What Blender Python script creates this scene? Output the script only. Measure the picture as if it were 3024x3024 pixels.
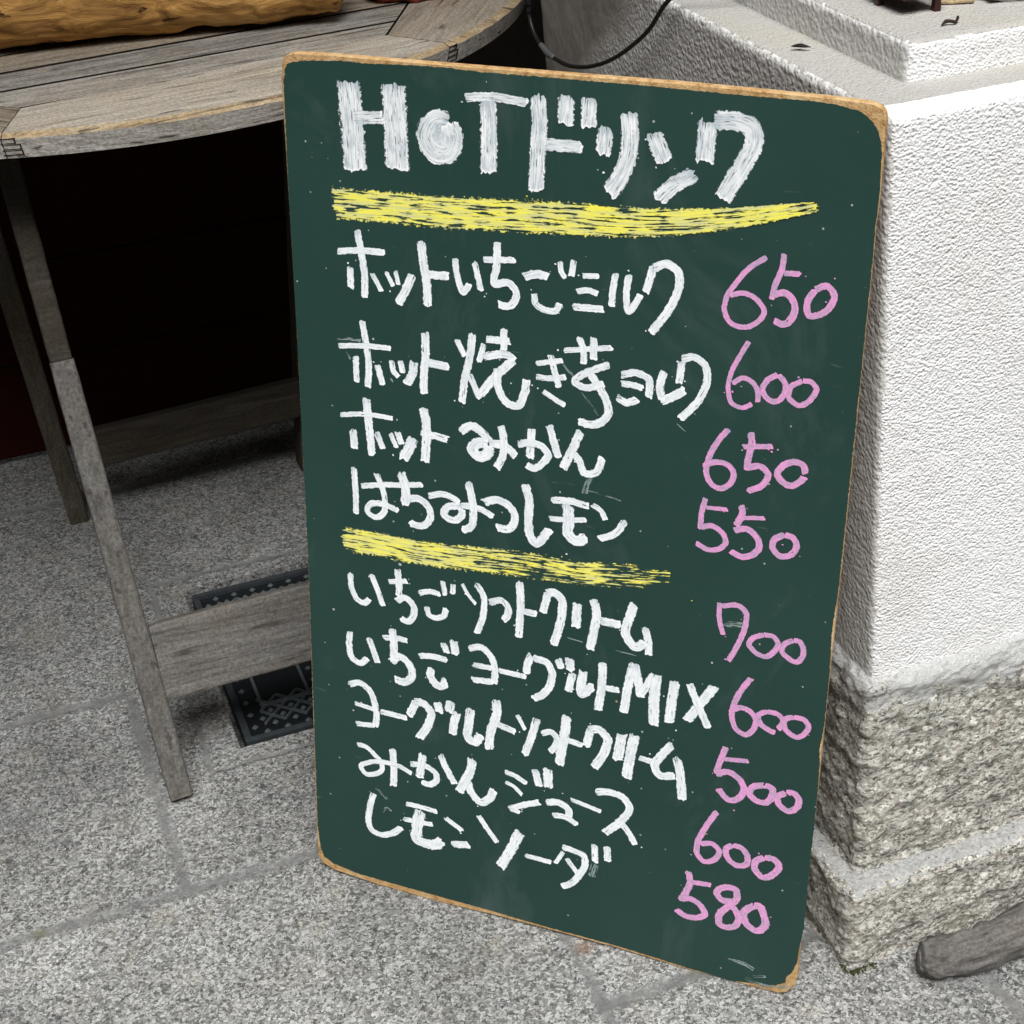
import bpy, bmesh, math, random
from mathutils import Vector, Matrix, noise

# ------------------------------------------------------------------ camera, sky, sun, exposure
for o in list(bpy.data.objects):
    bpy.data.objects.remove(o)
SC = bpy.context.scene
COL = SC.collection
cd = bpy.data.cameras.new('camera')
cam = bpy.data.objects.new('camera', cd)
COL.objects.link(cam)
SC.camera = cam
cd.sensor_width = 36.0
cd.lens = 56.683
cd.clip_start = 0.05
cd.clip_end = 500
cr = (0.9336793, -0.3542188, -0.0526494)
cdn = (-0.2296594, -0.4794648, -0.8469770)
cf = (0.2747716, 0.8028964, -0.5290160)
cam.matrix_world = Matrix(((cr[0], -cdn[0], -cf[0], 0.0), (cr[1], -cdn[1], -cf[1], 0.0),
                           (cr[2], -cdn[2], -cf[2], 1.304973), (0, 0, 0, 1)))
SC.render.resolution_x = 1024
SC.render.resolution_y = 1024
SUN = Vector((-0.12, -0.50, 0.92)).normalized()
W = bpy.data.worlds.new('World')
SC.world = W
W.use_nodes = True
wn = W.node_tree
bg = wn.nodes['Background']
sky = wn.nodes.new('ShaderNodeTexSky')
sky.sky_type = 'NISHITA'
sky.sun_disc = False
sky.sun_elevation = math.asin(SUN.z)
sky.sun_rotation = math.atan2(SUN.x, SUN.y)
sky.dust_density = 4.0
sky.air_density = 1.0
hs = wn.nodes.new('ShaderNodeHueSaturation')
hs.inputs['Saturation'].default_value = 0.12
wn.links.new(sky.outputs[0], hs.inputs['Color'])
wn.links.new(hs.outputs[0], bg.inputs['Color'])
bg.inputs['Strength'].default_value = 0.08
sl = bpy.data.lights.new('sun', 'SUN')
sl.energy = 3.2
sl.angle = math.radians(36)
sl.color = (1.0, 0.995, 0.985)
so = bpy.data.objects.new('sun', sl)
COL.objects.link(so)
so.rotation_euler = SUN.to_track_quat('Z', 'Y').to_euler()
so.location = SUN * 20
VS = SC.view_settings
VS.view_transform = 'Standard'
VS.look = 'None'
VS.gamma = 1
VS.exposure = 0.45
random.seed(11)

# ------------------------------------------------------------------ node helpers
class NT:
    def __init__(s, name):
        s.m = bpy.data.materials.new(name)
        s.m.use_nodes = True
        s.t = s.m.node_tree
        s.b = s.t.nodes['Principled BSDF']
        s.out = s.t.nodes['Material Output']
        s.tc = s.t.nodes.new('ShaderNodeTexCoord')
    def n(s, k, **kw):
        x = s.t.nodes.new(k)
        for a, v in kw.items():
            setattr(x, a, v)
        return x
    def lk(s, a, b):
        s.t.links.new(a, b)
    def mp(s, scale=(1, 1, 1), rot=(0, 0, 0), loc=(0, 0, 0), src='Object'):
        x = s.n('ShaderNodeMapping')
        x.inputs['Scale'].default_value = scale
        x.inputs['Rotation'].default_value = rot
        x.inputs['Location'].default_value = loc
        s.lk(s.tc.outputs[src], x.inputs['Vector'])
        return x.outputs[0]
    def noise(s, vec, sc, det=4, rough=0.55, dist=0.0, out='Fac'):
        x = s.n('ShaderNodeTexNoise')
        x.inputs['Scale'].default_value = sc
        x.inputs['Detail'].default_value = det
        x.inputs['Roughness'].default_value = rough
        x.inputs['Distortion'].default_value = dist
        s.lk(vec, x.inputs['Vector'])
        return x.outputs[out]
    def vor(s, vec, sc, out='Distance', feat='F1', rnd=1.0):
        x = s.n('ShaderNodeTexVoronoi')
        x.feature = feat
        x.inputs['Scale'].default_value = sc
        x.inputs['Randomness'].default_value = rnd
        s.lk(vec, x.inputs['Vector'])
        return x.outputs[out]
    def ramp(s, fac, stops, interp='LINEAR'):
        x = s.n('ShaderNodeValToRGB')
        x.color_ramp.interpolation = interp
        e = x.color_ramp.elements
        while len(e) > 1:
            e.remove(e[0])
        for i, (p, c) in enumerate(stops):
            q = e[0] if i == 0 else e.new(p)
            q.position = p
            q.color = (c, c, c, 1) if isinstance(c, (int, float)) else (c[0], c[1], c[2], 1)
        s.lk(fac, x.inputs['Fac'])
        return x.outputs['Color']
    def math(s, op, a, b=None, c=None, clamp=False):
        x = s.n('ShaderNodeMath', operation=op)
        x.use_clamp = clamp
        for i, v in enumerate((a, b, c)):
            if v is None:
                continue
            if isinstance(v, (int, float)):
                x.inputs[i].default_value = v
            else:
                s.lk(v, x.inputs[i])
        return x.outputs[0]
    def mix(s, fac, a, b, mode='MIX'):
        x = s.n('ShaderNodeMix', data_type='RGBA', blend_type=mode)
        for sock, v in ((x.inputs[0], fac), (x.inputs[6], a), (x.inputs[7], b)):
            if isinstance(v, (int, float)):
                sock.default_value = v
            elif isinstance(v, (tuple, list)):
                sock.default_value = (v[0], v[1], v[2], 1)
            else:
                s.lk(v, sock)
        return x.outputs[2]
    def bump(s, h, strength=0.5, dist=0.002, prev=None):
        x = s.n('ShaderNodeBump')
        x.inputs['Strength'].default_value = strength
        x.inputs['Distance'].default_value = dist
        s.lk(h, x.inputs['Height'])
        if prev is not None:
            s.lk(prev, x.inputs['Normal'])
        return x.outputs[0]
    def fin(s, col, rough=0.8, nrm=None, spec=0.3):
        for k, v in (('Base Color', col), ('Roughness', rough)):
            if isinstance(v, (int, float)):
                s.b.inputs[k].default_value = v
            elif isinstance(v, (tuple, list)):
                s.b.inputs[k].default_value = (v[0], v[1], v[2], 1)
            else:
                s.lk(v, s.b.inputs[k])
        s.b.inputs['Specular IOR Level'].default_value = spec
        if nrm is not None:
            s.lk(nrm, s.b.inputs['Normal'])
        return s.m
    def sep(s, vec):
        x = s.n('ShaderNodeSeparateXYZ')
        s.lk(vec, x.inputs[0])
        return x.outputs

# ------------------------------------------------------------------ materials
def mat_pavement():
    k = NT('granite_pavement')
    v = k.mp()
    warp = k.noise(v, 60, 3)
    cell = k.vor(k.mix(0.012, v, k.noise(v, 200, 3, out='Color')), 380, 'Color')
    sx = k.sep(cell)
    c = k.ramp(sx[0], [(0.0, (0.035, 0.035, 0.033)), (0.16, (0.10, 0.10, 0.096)), (0.3, (0.22, 0.22, 0.212)),
                       (0.56, (0.37, 0.37, 0.358)), (0.78, (0.60, 0.60, 0.58)), (1.0, (0.84, 0.84, 0.815))])
    cell2 = k.vor(v, 190, 'Color')
    c2 = k.ramp(k.sep(cell2)[1], [(0.0, (0.16, 0.16, 0.155)), (0.4, (0.38, 0.38, 0.36)), (1.0, (0.58, 0.575, 0.55))])
    c = k.mix(0.22, c, c2)
    big = k.ramp(k.noise(v, 5, 5, 0.65), [(0.3, 0.56), (0.7, 0.80)])
    c = k.mix(1.0, c, big, 'MULTIPLY')
    tint = k.ramp(k.noise(v, 16, 4), [(0.55, 0.0), (0.8, 0.3)])
    c = k.mix(tint, c, (0.36, 0.31, 0.2))
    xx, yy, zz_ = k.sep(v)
    tone = k.math('SUBTRACT', 1.0, k.math('MULTIPLY', k.math('GREATER_THAN', yy, 1.776), 0.26))  # rear and left slabs darkened: light falloff put into the colour
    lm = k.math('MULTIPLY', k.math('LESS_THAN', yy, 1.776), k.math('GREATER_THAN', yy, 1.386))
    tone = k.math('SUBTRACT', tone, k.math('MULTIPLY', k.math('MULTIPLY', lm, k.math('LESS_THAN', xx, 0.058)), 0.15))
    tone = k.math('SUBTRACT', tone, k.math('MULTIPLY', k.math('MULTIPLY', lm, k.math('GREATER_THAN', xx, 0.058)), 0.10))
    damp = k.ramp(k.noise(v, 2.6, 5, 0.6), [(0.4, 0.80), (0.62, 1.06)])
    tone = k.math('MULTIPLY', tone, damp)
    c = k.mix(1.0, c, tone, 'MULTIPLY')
    # joints: (axis, position, from, to, half width)
    x, y, z = k.sep(v)
    wob = k.math('MULTIPLY', k.math('SUBTRACT', k.noise(v, 30, 4), 0.5), 0.014)
    tot = None
    for ax, p, a, b, w in JOINTS:
        q, r = (x, y) if ax == 'x' else (y, x)
        d = k.math('ABSOLUTE', k.math('ADD', k.math('SUBTRACT', q, p), wob))
        f = k.n('ShaderNodeMapRange', interpolation_type='SMOOTHSTEP')
        f.inputs[1].default_value = w * 1.25
        f.inputs[2].default_value = w * 0.2
        k.lk(d, f.inputs[0])
        g = k.math('MULTIPLY', k.math('GREATER_THAN', r, a), k.math('LESS_THAN', r, b))
        g = k.math('MULTIPLY', g, f.outputs[0])
        tot = g if tot is None else k.math('MAXIMUM', tot, g)
    mort = k.ramp(k.noise(v, 60, 3, 0.5), [(0.3, (0.115, 0.116, 0.113)), (0.7, (0.175, 0.175, 0.17))])
    c = k.mix(k.math('MULTIPLY', tot, k.ramp(k.noise(v, 12, 4), [(0.3, 0.5), (0.65, 0.95)])), c, mort)
    moss = k.math('MULTIPLY', tot, k.ramp(k.noise(v, 22, 3), [(0.63, 0.0), (0.74, 0.6)]))
    c = k.mix(moss, c, (0.12, 0.12, 0.05))
    # brown rust stain beside the board
    dd = k.n('ShaderNodeVectorMath', operation='DISTANCE')
    k.lk(v, dd.inputs[0])
    dd.inputs[1].default_value = (0.437, 1.128, 0)
    st = k.math('SUBTRACT', 1.0, k.math('DIVIDE', k.math('ADD', dd.outputs['Value'], wob), 0.016), clamp=True)
    c = k.mix(k.math('MULTIPLY', st, 0.75), c, (0.16, 0.085, 0.035))
    dry = k.math('SUBTRACT', 1.0, k.math('MULTIPLY', tot, 0.85))
    h = k.math('ADD', k.math('MULTIPLY', k.noise(v, 260, 4, 0.6), dry), k.math('MULTIPLY', tot, -0.35))
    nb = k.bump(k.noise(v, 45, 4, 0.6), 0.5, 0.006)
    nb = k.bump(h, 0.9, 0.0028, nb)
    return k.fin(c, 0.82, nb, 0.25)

def mat_granite():
    k = NT('split_granite')
    v = k.mp()
    vs = k.mp((1.0, 1.0, 1.7))
    c = k.ramp(k.sep(k.vor(k.mix(0.008, vs, k.noise(v, 200, 3, out='Color')), 290, 'Color'))[0], [(0.0, (0.03, 0.03, 0.028)), (0.14, (0.09, 0.09, 0.082)), (0.22, (0.34, 0.265, 0.235)),
                                                  (0.6, (0.62, 0.615, 0.56)), (0.82, (0.82, 0.815, 0.75)), (1.0, (0.93, 0.92, 0.87))])
    c2 = k.ramp(k.noise(v, 90, 5, 0.7), [(0.36, (0.26, 0.26, 0.235)), (0.56, (0.86, 0.85, 0.78))])
    c = k.mix(0.28, c, c2)
    crk = k.ramp(k.noise(k.mp((1, 1, 1.9), (0, 0.5, 0)), 110, 5, 0.75, 0.8), [(0.40, 1.0), (0.445, 0.0)])
    c = k.mix(k.math('MULTIPLY', crk, 0.85), c, (0.10, 0.095, 0.08))
    c = k.mix(k.ramp(k.noise(v, 14, 4), [(0.55, 0.0), (0.78, 0.45)]), c, (0.40, 0.36, 0.24))
    nb = k.bump(k.noise(k.mp((1, 1, 1.7), (0.0, 0.5, 0.0)), 130, 7, 0.8, 0.3), 1.0, 0.0085)
    nb = k.bump(k.noise(k.mp((1, 1, 1.6), (0, 0.3, 0)), 190, 4, 0.65), 1.0, 0.004, nb)
    c = k.mix(1.0, c, (1.30, 1.295, 1.26), 'MULTIPLY')
    # white render splashed over its top edge
    z = k.sep(v)[2]
    zz = k.math('ADD', z, k.math('MULTIPLY', k.math('SUBTRACT', k.noise(v, 45, 5, 0.7), 0.5), 0.17))
    x = k.sep(v)[0]
    zz = k.math('ADD', zz, k.math('MULTIPLY', k.math('SUBTRACT', x, 0.69), 0.12))
    wm = k.ramp(k.math('MULTIPLY', zz, 1.0), [(0.318, 0.0), (0.338, 1.0)])
    c = k.mix(wm, c, (0.8, 0.8, 0.785))
    return k.fin(c, 0.85, nb, 0.25)

def mat_stone_top():
    k = NT('worn_plinth_granite')
    v = k.mp()
    c = k.ramp(k.sep(k.vor(v, 420, 'Color'))[0], [(0.0, (0.1, 0.1, 0.1)), (0.1, (0.24, 0.24, 0.235)), (0.5, (0.29, 0.29, 0.28)), (1.0, (0.42, 0.42, 0.40))])
    c = k.mix(k.ramp(k.noise(v, 30, 5), [(0.3, 0.0), (0.7, 0.5)]), c, (0.34, 0.34, 0.325))
    nb = k.bump(k.noise(v, 300, 4), 0.5, 0.0012)
    return k.fin(c, 0.8, nb, 0.25)

def mat_stucco(name='white_roughcast', col=(0.80, 0.80, 0.785), smooth=False, stain=0.26):
    k = NT(name)
    v = k.mp()
    d = k.noise(v, 470, 3, 0.6, 0.2)
    b = k.vor(k.mp((1, 1, 1.1)), 390, 'Distance', 'SMOOTH_F1')
    h = k.math('SUBTRACT', k.math('MULTIPLY', d, 0.8), k.math('MULTIPLY', b, 1.1))
    c = k.mix(k.ramp(k.noise(v, 9, 5, 0.6), [(0.46, 0.0), (0.72, stain)]), col, (0.45, 0.42, 0.36))
    c = k.mix(k.ramp(k.noise(k.mp((0.8, 1, 1.5), (0, 0.5, 0)), 300, 2), [(0.63, 0.0), (0.72, 0.5)]), c, (0.3, 0.29, 0.27))  # oblique grey dashes: small shadows of the roughcast put into the colour
    if smooth:
        nb = k.bump(k.noise(v, 40, 5, 0.6), 0.35, 0.003)
    else:
        nb = k.bump(k.noise(v, 110, 4), 0.3, 0.003)
        nb = k.bump(h, 0.9, 0.0019, nb)
    return k.fin(c, 0.9, nb, 0.15)

def mat_side_stucco():
    # coarse render that runs out into a smooth trowelled area towards the back
    k = NT('grey_white_roughcast_side')
    v = k.mp()
    x, y, z = k.sep(v)
    d = k.noise(v, 300, 3, 0.55, 0.3)
    b = k.vor(v, 230, 'Distance', 'SMOOTH_F1')
    h = k.math('SUBTRACT', k.math('MULTIPLY', d, 0.8), k.math('MULTIPLY', b, 1.1))
    # boundary line: y = 1.62 + (0.8 - z) * 0.9
    q = k.math('SUBTRACT', k.math('ADD', y, k.math('MULTIPLY', k.noise(v, 18, 4), 0.08)), k.math('ADD', 1.64, k.math('MULTIPLY', k.math('SUBTRACT', 0.8, z), 1.3)))
    sm = k.ramp(k.math('ADD', k.math('MULTIPLY', q, 8.0), 0.5), [(0.2, 1.0), (0.8, 0.0)])
    c = k.mix(k.ramp(k.noise(v, 9, 5, 0.6), [(0.4, 0.0), (0.8, 0.4)]), (0.68, 0.67, 0.65), (0.52, 0.505, 0.48))  # side greyer than the front: its shade put into the colour
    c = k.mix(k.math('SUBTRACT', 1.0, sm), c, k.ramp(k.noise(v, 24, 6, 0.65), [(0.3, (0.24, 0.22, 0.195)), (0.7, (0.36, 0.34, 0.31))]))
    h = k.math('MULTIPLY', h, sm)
    nb = k.bump(k.noise(v, 70, 3), 0.3, 0.003)
    nb = k.bump(h, 0.7, 0.0022, nb)
    return k.fin(c, 0.9, nb, 0.15)

def mat_wood(name, rot=0.0, dark=(0.10, 0.085, 0.07), mid=(0.30, 0.27, 0.235), light=(0.50, 0.465, 0.41), tan=0.0, axis='x', seed=0.0, scale=1.0):
    k = NT(name)
    sc = {'x': (4.0, 46, 46), 'y': (46, 4.0, 46), 'z': (46, 46, 4.0)}[axis]
    sc = tuple(s * scale for s in sc)
    # rotate the grain first, then stretch it
    r = k.mp((1, 1, 1), (0, 0, -rot), (seed, seed * 0.7, seed * 1.3))
    st = k.n('ShaderNodeMapping')
    st.inputs['Scale'].default_value = sc
    k.lk(r, st.inputs['Vector'])
    v = st.outputs[0]
    g = k.noise(v, 1.6, 7, 0.62, 0.6)
    c = k.ramp(g, [(0.30, dark), (0.43, mid), (0.58, light), (0.8, tuple(min(1, x * 1.15) for x in light))])
    fine = k.noise(v, 5.5, 5, 0.75)
    c = k.mix(0.5, c, k.ramp(fine, [(0.36, tuple(x * 0.6 for x in mid)), (0.62, light)]))
    blot = k.ramp(k.noise(r, 14, 4), [(0.45, 0.0), (0.75, 0.5 + tan)])
    c = k.mix(k.math('MULTIPLY', blot, 0.6), c, (light[0] * 0.85, light[1] * 0.72, light[2] * 0.52))
    crack = k.ramp(k.noise(v, 2.4, 3, 0.5, 0.3), [(0.33, 1.0), (0.385, 0.0)])
    c = k.mix(k.math('MULTIPLY', crack, 0.8), c, (0.05, 0.042, 0.035))
    grit = k.noise(r, 260, 4, 0.75)
    c = k.mix(1.0, c, k.ramp(grit, [(0.34, 0.62), (0.62, 1.22)]), 'MULTIPLY')
    h = k.math('ADD', k.math('MULTIPLY', g, 0.8), k.math('MULTIPLY', fine, 0.5))
    nb = k.bump(h, 0.75, 0.003)
    nb = k.bump(grit, 0.6, 0.0012, nb)
    return k.fin(c, 0.78, nb, 0.25)

def mat_simple(name, col, rough=0.6, nscale=60, bumpd=0.001, var=0.25, spec=0.4, metal=0.0):
    k = NT(name)
    v = k.mp()
    n1 = k.noise(v, nscale, 5, 0.65)
    c = k.mix(n1, tuple(x * (1 - var) for x in col), tuple(min(1, x * (1 + var)) for x in col))
    nb = k.bump(n1, 0.6, bumpd)
    k.b.inputs['Metallic'].default_value = metal
    return k.fin(c, rough, nb, spec)

def mat_board_paint():
    k = NT('chalkboard_green')
    v = k.mp()
    c = k.mix(k.ramp(k.noise(v, 3.5, 5, 0.6), [(0.3, 0.0), (0.75, 1.0)]), (0.0135, 0.044, 0.036), (0.020, 0.056, 0.047))
    # wiped chalk haze and faint brush marks
    haze = k.ramp(k.noise(k.mp((1.0, 0.45, 1)), 7, 6, 0.7, 0.8), [(0.55, 0.0), (0.80, 0.13)])
    c = k.mix(haze, c, (0.33, 0.37, 0.36))
    scr = k.ramp(k.noise(k.mp((14, 90, 1), (0, 0, 0.5)), 1.0, 3, 0.6), [(0.70, 0.0), (0.76, 0.14)])
    c = k.mix(scr, c, (0.45, 0.48, 0.47))
    # chalk specks
    for s, th, amt in ((75, 0.13, 0.55), (190, 0.2, 0.5)):
        dist = k.vor(v, s, 'Distance')
        pick = k.sep(k.vor(v, s, 'Color'))
        on = k.math('MULTIPLY', k.math('LESS_THAN', dist, k.math('MULTIPLY', pick[1], th)), k.math('GREATER_THAN', pick[0], 0.955))
        c = k.mix(k.math('MULTIPLY', on, amt), c, k.mix(pick[2], (0.7, 0.72, 0.7), (0.6, 0.5, 0.32)))
    nb = k.bump(k.noise(k.mp((1, 0.5, 1)), 55, 5, 0.6), 0.35, 0.0012)
    nb = k.bump(k.noise(v, 420, 3), 0.15, 0.0005, nb)
    return k.fin(c, 0.55, nb, 0.28)

def mat_mdf():
    k = NT('worn_board_edge')
    v = k.mp()
    c = k.ramp(k.noise(v, 120, 6, 0.7), [(0.30, (0.20, 0.10, 0.04)), (0.46, (0.46, 0.28, 0.12)), (0.7, (0.64, 0.45, 0.24))])
    c = k.mix(k.ramp(k.noise(v, 24, 4), [(0.5, 0.0), (0.75, 0.6)]), c, (0.78, 0.60, 0.36))
    nb = k.bump(k.noise(v, 500, 4), 0.8, 0.0012)
    return k.fin(c, 0.88, nb, 0.15)

def mat_marker(name, col, thin, hole, streak_mix, sx=0.055, sy=0.62, cluster=0.0, endhole=0.0, dry=0.8, blob=None):
    # paint marker: streaks run along the stroke (u along, v across, in mm)
    k = NT(name)
    def uvm(layer):
        x = k.n('ShaderNodeUVMap')
        x.uv_map = layer
        return x.outputs[0]
    def mp2(vec, sc, loc=(0, 0, 0)):
        x = k.n('ShaderNodeMapping')
        x.inputs['Scale'].default_value = sc
        x.inputs['Location'].default_value = loc
        k.lk(vec, x.inputs['Vector'])
        return x.outputs[0]
    uv, ends, lat = uvm('UVMap'), uvm('Ends'), uvm('Lateral')
    es = k.sep(ends)
    ls = k.sep(lat)
    s1 = k.noise(mp2(uv, (sx, sy, 1)), 1.0, 5, 0.62, 0.3)
    low = k.noise(mp2(uv, (0.05, 0.09, 1), (5, 2, 0)), 1.0, 3, 0.6)
    start = k.math('SUBTRACT', 1.0, k.math('DIVIDE', es[0], 7.0), clamp=True)
    fin_ = k.math('SUBTRACT', 1.0, k.math('DIVIDE', es[1], 3.0), clamp=True)
    f = k.math('MULTIPLY', k.ramp(s1, [(0.36, 1.0), (0.58, 0.0)]), streak_mix)
    f = k.math('ADD', f, k.math('MULTIPLY', k.ramp(low, [(0.42, 0.0), (0.68, 0.7)]), streak_mix))
    f = k.math('ADD', f, k.math('MULTIPLY', start, k.math('MULTIPLY', low, dry)))
    f = k.math('SUBTRACT', f, k.math('MULTIPLY', fin_, 0.9), clamp=True)
    c = k.mix(f, col, thin)
    if blob:
        c = k.mix(k.ramp(k.noise(mp2(uv, (0.35, 0.45, 1)), 1.0, 3, 0.6), [(0.5, 0.0), (0.66, 0.8)]), c, blob)
    hv = k.noise(mp2(uv, (sx * 1.5, sy * 1.1, 1), (3.1, 7.7, 0)), 1.0, 4, 0.62)
    th = k.math('ADD', hole, k.math('MULTIPLY', start, 0.05))
    if cluster:
        th = k.math('ADD', th, k.math('MULTIPLY', k.math('SUBTRACT', low, 0.5), cluster))
    if endhole:
        g = k.math('SUBTRACT', 1.0, k.math('DIVIDE', es[1], 150.0), clamp=True)
        th = k.math('ADD', th, k.math('MULTIPLY', k.math('POWER', g, 1.6), endhole))
        th = k.math('ADD', th, k.math('MULTIPLY', k.math('SUBTRACT', 1.0, k.math('DIVIDE', es[0], 18.0), clamp=True), 0.07))
    a1 = k.math('DIVIDE', k.math('SUBTRACT', hv, th), 0.02, clamp=True)
    en = k.noise(mp2(uv, (0.28, 0.28, 1), (9, 1, 0)), 1.0, 4, 0.7)
    lim = k.math('ADD', 0.88, k.math('MULTIPLY', k.math('SUBTRACT', en, 0.42), 0.75))
    a2 = k.math('DIVIDE', k.math('SUBTRACT', lim, k.math('ABSOLUTE', ls[0])), 0.05, clamp=True)
    al = k.math('MULTIPLY', a1, a2)
    nb = k.bump(k.math('ADD', s1, en), 0.35, 0.0004)
    k.fin(c, 0.7, nb, 0.2)
    tr = k.n('ShaderNodeBsdfTransparent')
    mx = k.n('ShaderNodeMixShader')
    k.lk(al, mx.inputs[0])
    k.lk(tr.outputs[0], mx.inputs[1])
    k.lk(k.b.outputs[0], mx.inputs[2])
    k.lk(mx.outputs[0], k.out.inputs['Surface'])
    return k.m

def mat_log():
    k = NT('driftwood_honey')
    v = k.mp((6.0, 30, 30))
    g = k.noise(v, 1.5, 7, 0.68, 0.9)
    c = k.ramp(g, [(0.28, (0.10, 0.042, 0.013)), (0.43, (0.38, 0.19, 0.058)), (0.56, (0.64, 0.345, 0.10)), (0.74, (0.86, 0.58, 0.27))])
    c = k.mix(k.ramp(k.noise(k.mp(), 17, 4), [(0.45, 0.0), (0.7, 0.65)]), c, (0.50, 0.27, 0.085))
    pit = k.ramp(k.noise(k.mp((7, 34, 34)), 2.2, 4, 0.6, 0.5), [(0.345, 1.0), (0.40, 0.0)])
    c = k.mix(k.math('MULTIPLY', pit, 0.85), c, (0.05, 0.022, 0.01))
    nb = k.bump(k.math('SUBTRACT', g, k.math('MULTIPLY', pit, 0.4)), 1.0, 0.006)
    return k.fin(c, 0.8, nb, 0.2)

# ------------------------------------------------------------------ object helpers
def link(name, bm, mat, parent=None, smooth=False, loc=None):
    me = bpy.data.meshes.new(name)
    bm.normal_update()
    bm.to_mesh(me)
    bm.free()
    for m in (mat if isinstance(mat, (list, tuple)) else [mat]):
        me.materials.append(m)
    if smooth:
        for p in me.polygons:
            p.use_smooth = True
    o = bpy.data.objects.new(name, me)
    COL.objects.link(o)
    if loc is not None:
        o.location = loc
    if parent is not None:
        o.parent = parent
    return o

def thing(name, label, cat, group=None, loc=(0, 0, 0)):
    o = bpy.data.objects.new(name, None)
    o.empty_display_size = 0.05
    COL.objects.link(o)
    o.location = loc
    return tag(o, label, cat, group)

def tag(o, label, cat, group=None):
    o['label'] = label
    o['category'] = cat
    if group:
        o['group'] = group
    return o

def fbm(p, s, o=3):
    return noise.fractal(p * s, 0.9, 2.1, o)

def box(bm, lo, hi):
    x0, y0, z0 = lo
    x1, y1, z1 = hi
    v = [bm.verts.new(q) for q in ((x0, y0, z0), (x1, y0, z0), (x1, y1, z0), (x0, y1, z0), (x0, y0, z1), (x1, y0, z1), (x1, y1, z1), (x0, y1, z1))]
    for f in ((3, 2, 1, 0), (4, 5, 6, 7), (0, 1, 5, 4), (1, 2, 6, 5), (2, 3, 7, 6), (3, 0, 4, 7)):
        bm.faces.new([v[i] for i in f])
    return v

def beam(bm, a, b, up, w, h, taper=0.0, seg=24, rough=0.0008, seed=0.0):
    """squared timber from a to b with softened arrises and a slightly worn surface"""
    a, b, up = Vector(a), Vector(b), Vector(up)
    t = (b - a).normalized()
    s = t.cross(up).normalized()
    n = s.cross(t).normalized()
    prof = []
    e = min(w, h) * 0.13
    for sx, sy in ((-1, -1), (1, -1), (1, 1), (-1, 1)):
        cx, cy = sx * (w / 2 - e), sy * (h / 2 - e)
        a0 = math.atan2(sy, sx)
        for q in (-0.6, 0.0, 0.6):
            prof.append((cx + e * math.cos(a0 + q) * 1.15, cy + e * math.sin(a0 + q) * 1.15))
    rings = []
    for i in range(seg + 1):
        f = i / seg
        c = a + (b - a) * f
        k = 1.0 - taper * f
        if i in (0, seg):
            k *= 0.955
        ring = []
        for px, py in prof:
            q = c + s * px * k + n * py * k
            d = noise.noise(Vector((q.x * 60 + seed, q.y * 60, q.z * 60))) * rough
            ring.append(bm.verts.new(q + (s * px + n * py).normalized() * d))
        rings.append(ring)
    m = len(prof)
    for i in range(seg):
        for j in range(m):
            bm.faces.new((rings[i][j], rings[i][(j + 1) % m], rings[i + 1][(j + 1) % m], rings[i + 1][j]))
    bm.faces.new(list(reversed(rings[0])))
    bm.faces.new(rings[-1])

def tube(bm, pts, rad, seg=28, nv=None, squash=1.0, rough=0.0, rs=40.0, cap=True, grain=0.0, steps=10):
    """organic limb through pts with a radius per point, rounded ends"""
    P = []
    R = []
    pts = [Vector(p) for p in pts]
    n = len(pts)
    for i in range(n - 1):
        p0, p1, p2, p3 = pts[max(0, i - 1)], pts[i], pts[i + 1], pts[min(n - 1, i + 2)]
        for k in range(steps):
            t = k / steps
            P.append(0.5 * ((2 * p1) + (p2 - p0) * t + (2 * p0 - 5 * p1 + 4 * p2 - p3) * t * t + (3 * p1 - p0 - 3 * p2 + p3) * t ** 3))
            R.append(rad[i] + (rad[i + 1] - rad[i]) * (3 * t * t - 2 * t ** 3))
    P.append(pts[-1])
    R.append(rad[-1])
    rings = []
    up = Vector((0, 0, 1))
    L = 0.0
    for i, (p, r) in enumerate(zip(P, R)):
        t = (P[min(i + 1, len(P) - 1)] - P[max(i - 1, 0)]).normalized()
        s = t.cross(up)
        if s.length < 1e-4:
            s = Vector((1, 0, 0))
        s.normalize()
        nn = s.cross(t).normalized()
        if i:
            L += (P[i] - P[i - 1]).length
        ring = []
        for j in range(seg):
            a = 2 * math.pi * j / seg
            d = s * math.cos(a) + nn * math.sin(a) * squash
            q = p + d * r
            e = 0.0
            if rough:
                e += noise.fractal(q * rs, 0.8, 2.0, 4) * rough
            if grain:
                e += noise.noise(Vector((L * 14, math.cos(a) * r * 160, math.sin(a) * r * 160))) * grain
            ring.append(bm.verts.new(q + d * e))
        rings.append(ring)
    for i in range(len(rings) - 1):
        for j in range(seg):
            bm.faces.new((rings[i][j], rings[i][(j + 1) % seg], rings[i + 1][(j + 1) % seg], rings[i + 1][j]))
    if cap:
        bm.faces.new(list(reversed(rings[0])))
        bm.faces.new(rings[-1])

def axis_vals(a, b, fine_to, fine, coarse):
    out = [a]
    while out[-1] < b - 1e-6:
        st = fine if out[-1] < fine_to else coarse
        out.append(min(b, out[-1] + st))
    return out

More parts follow.
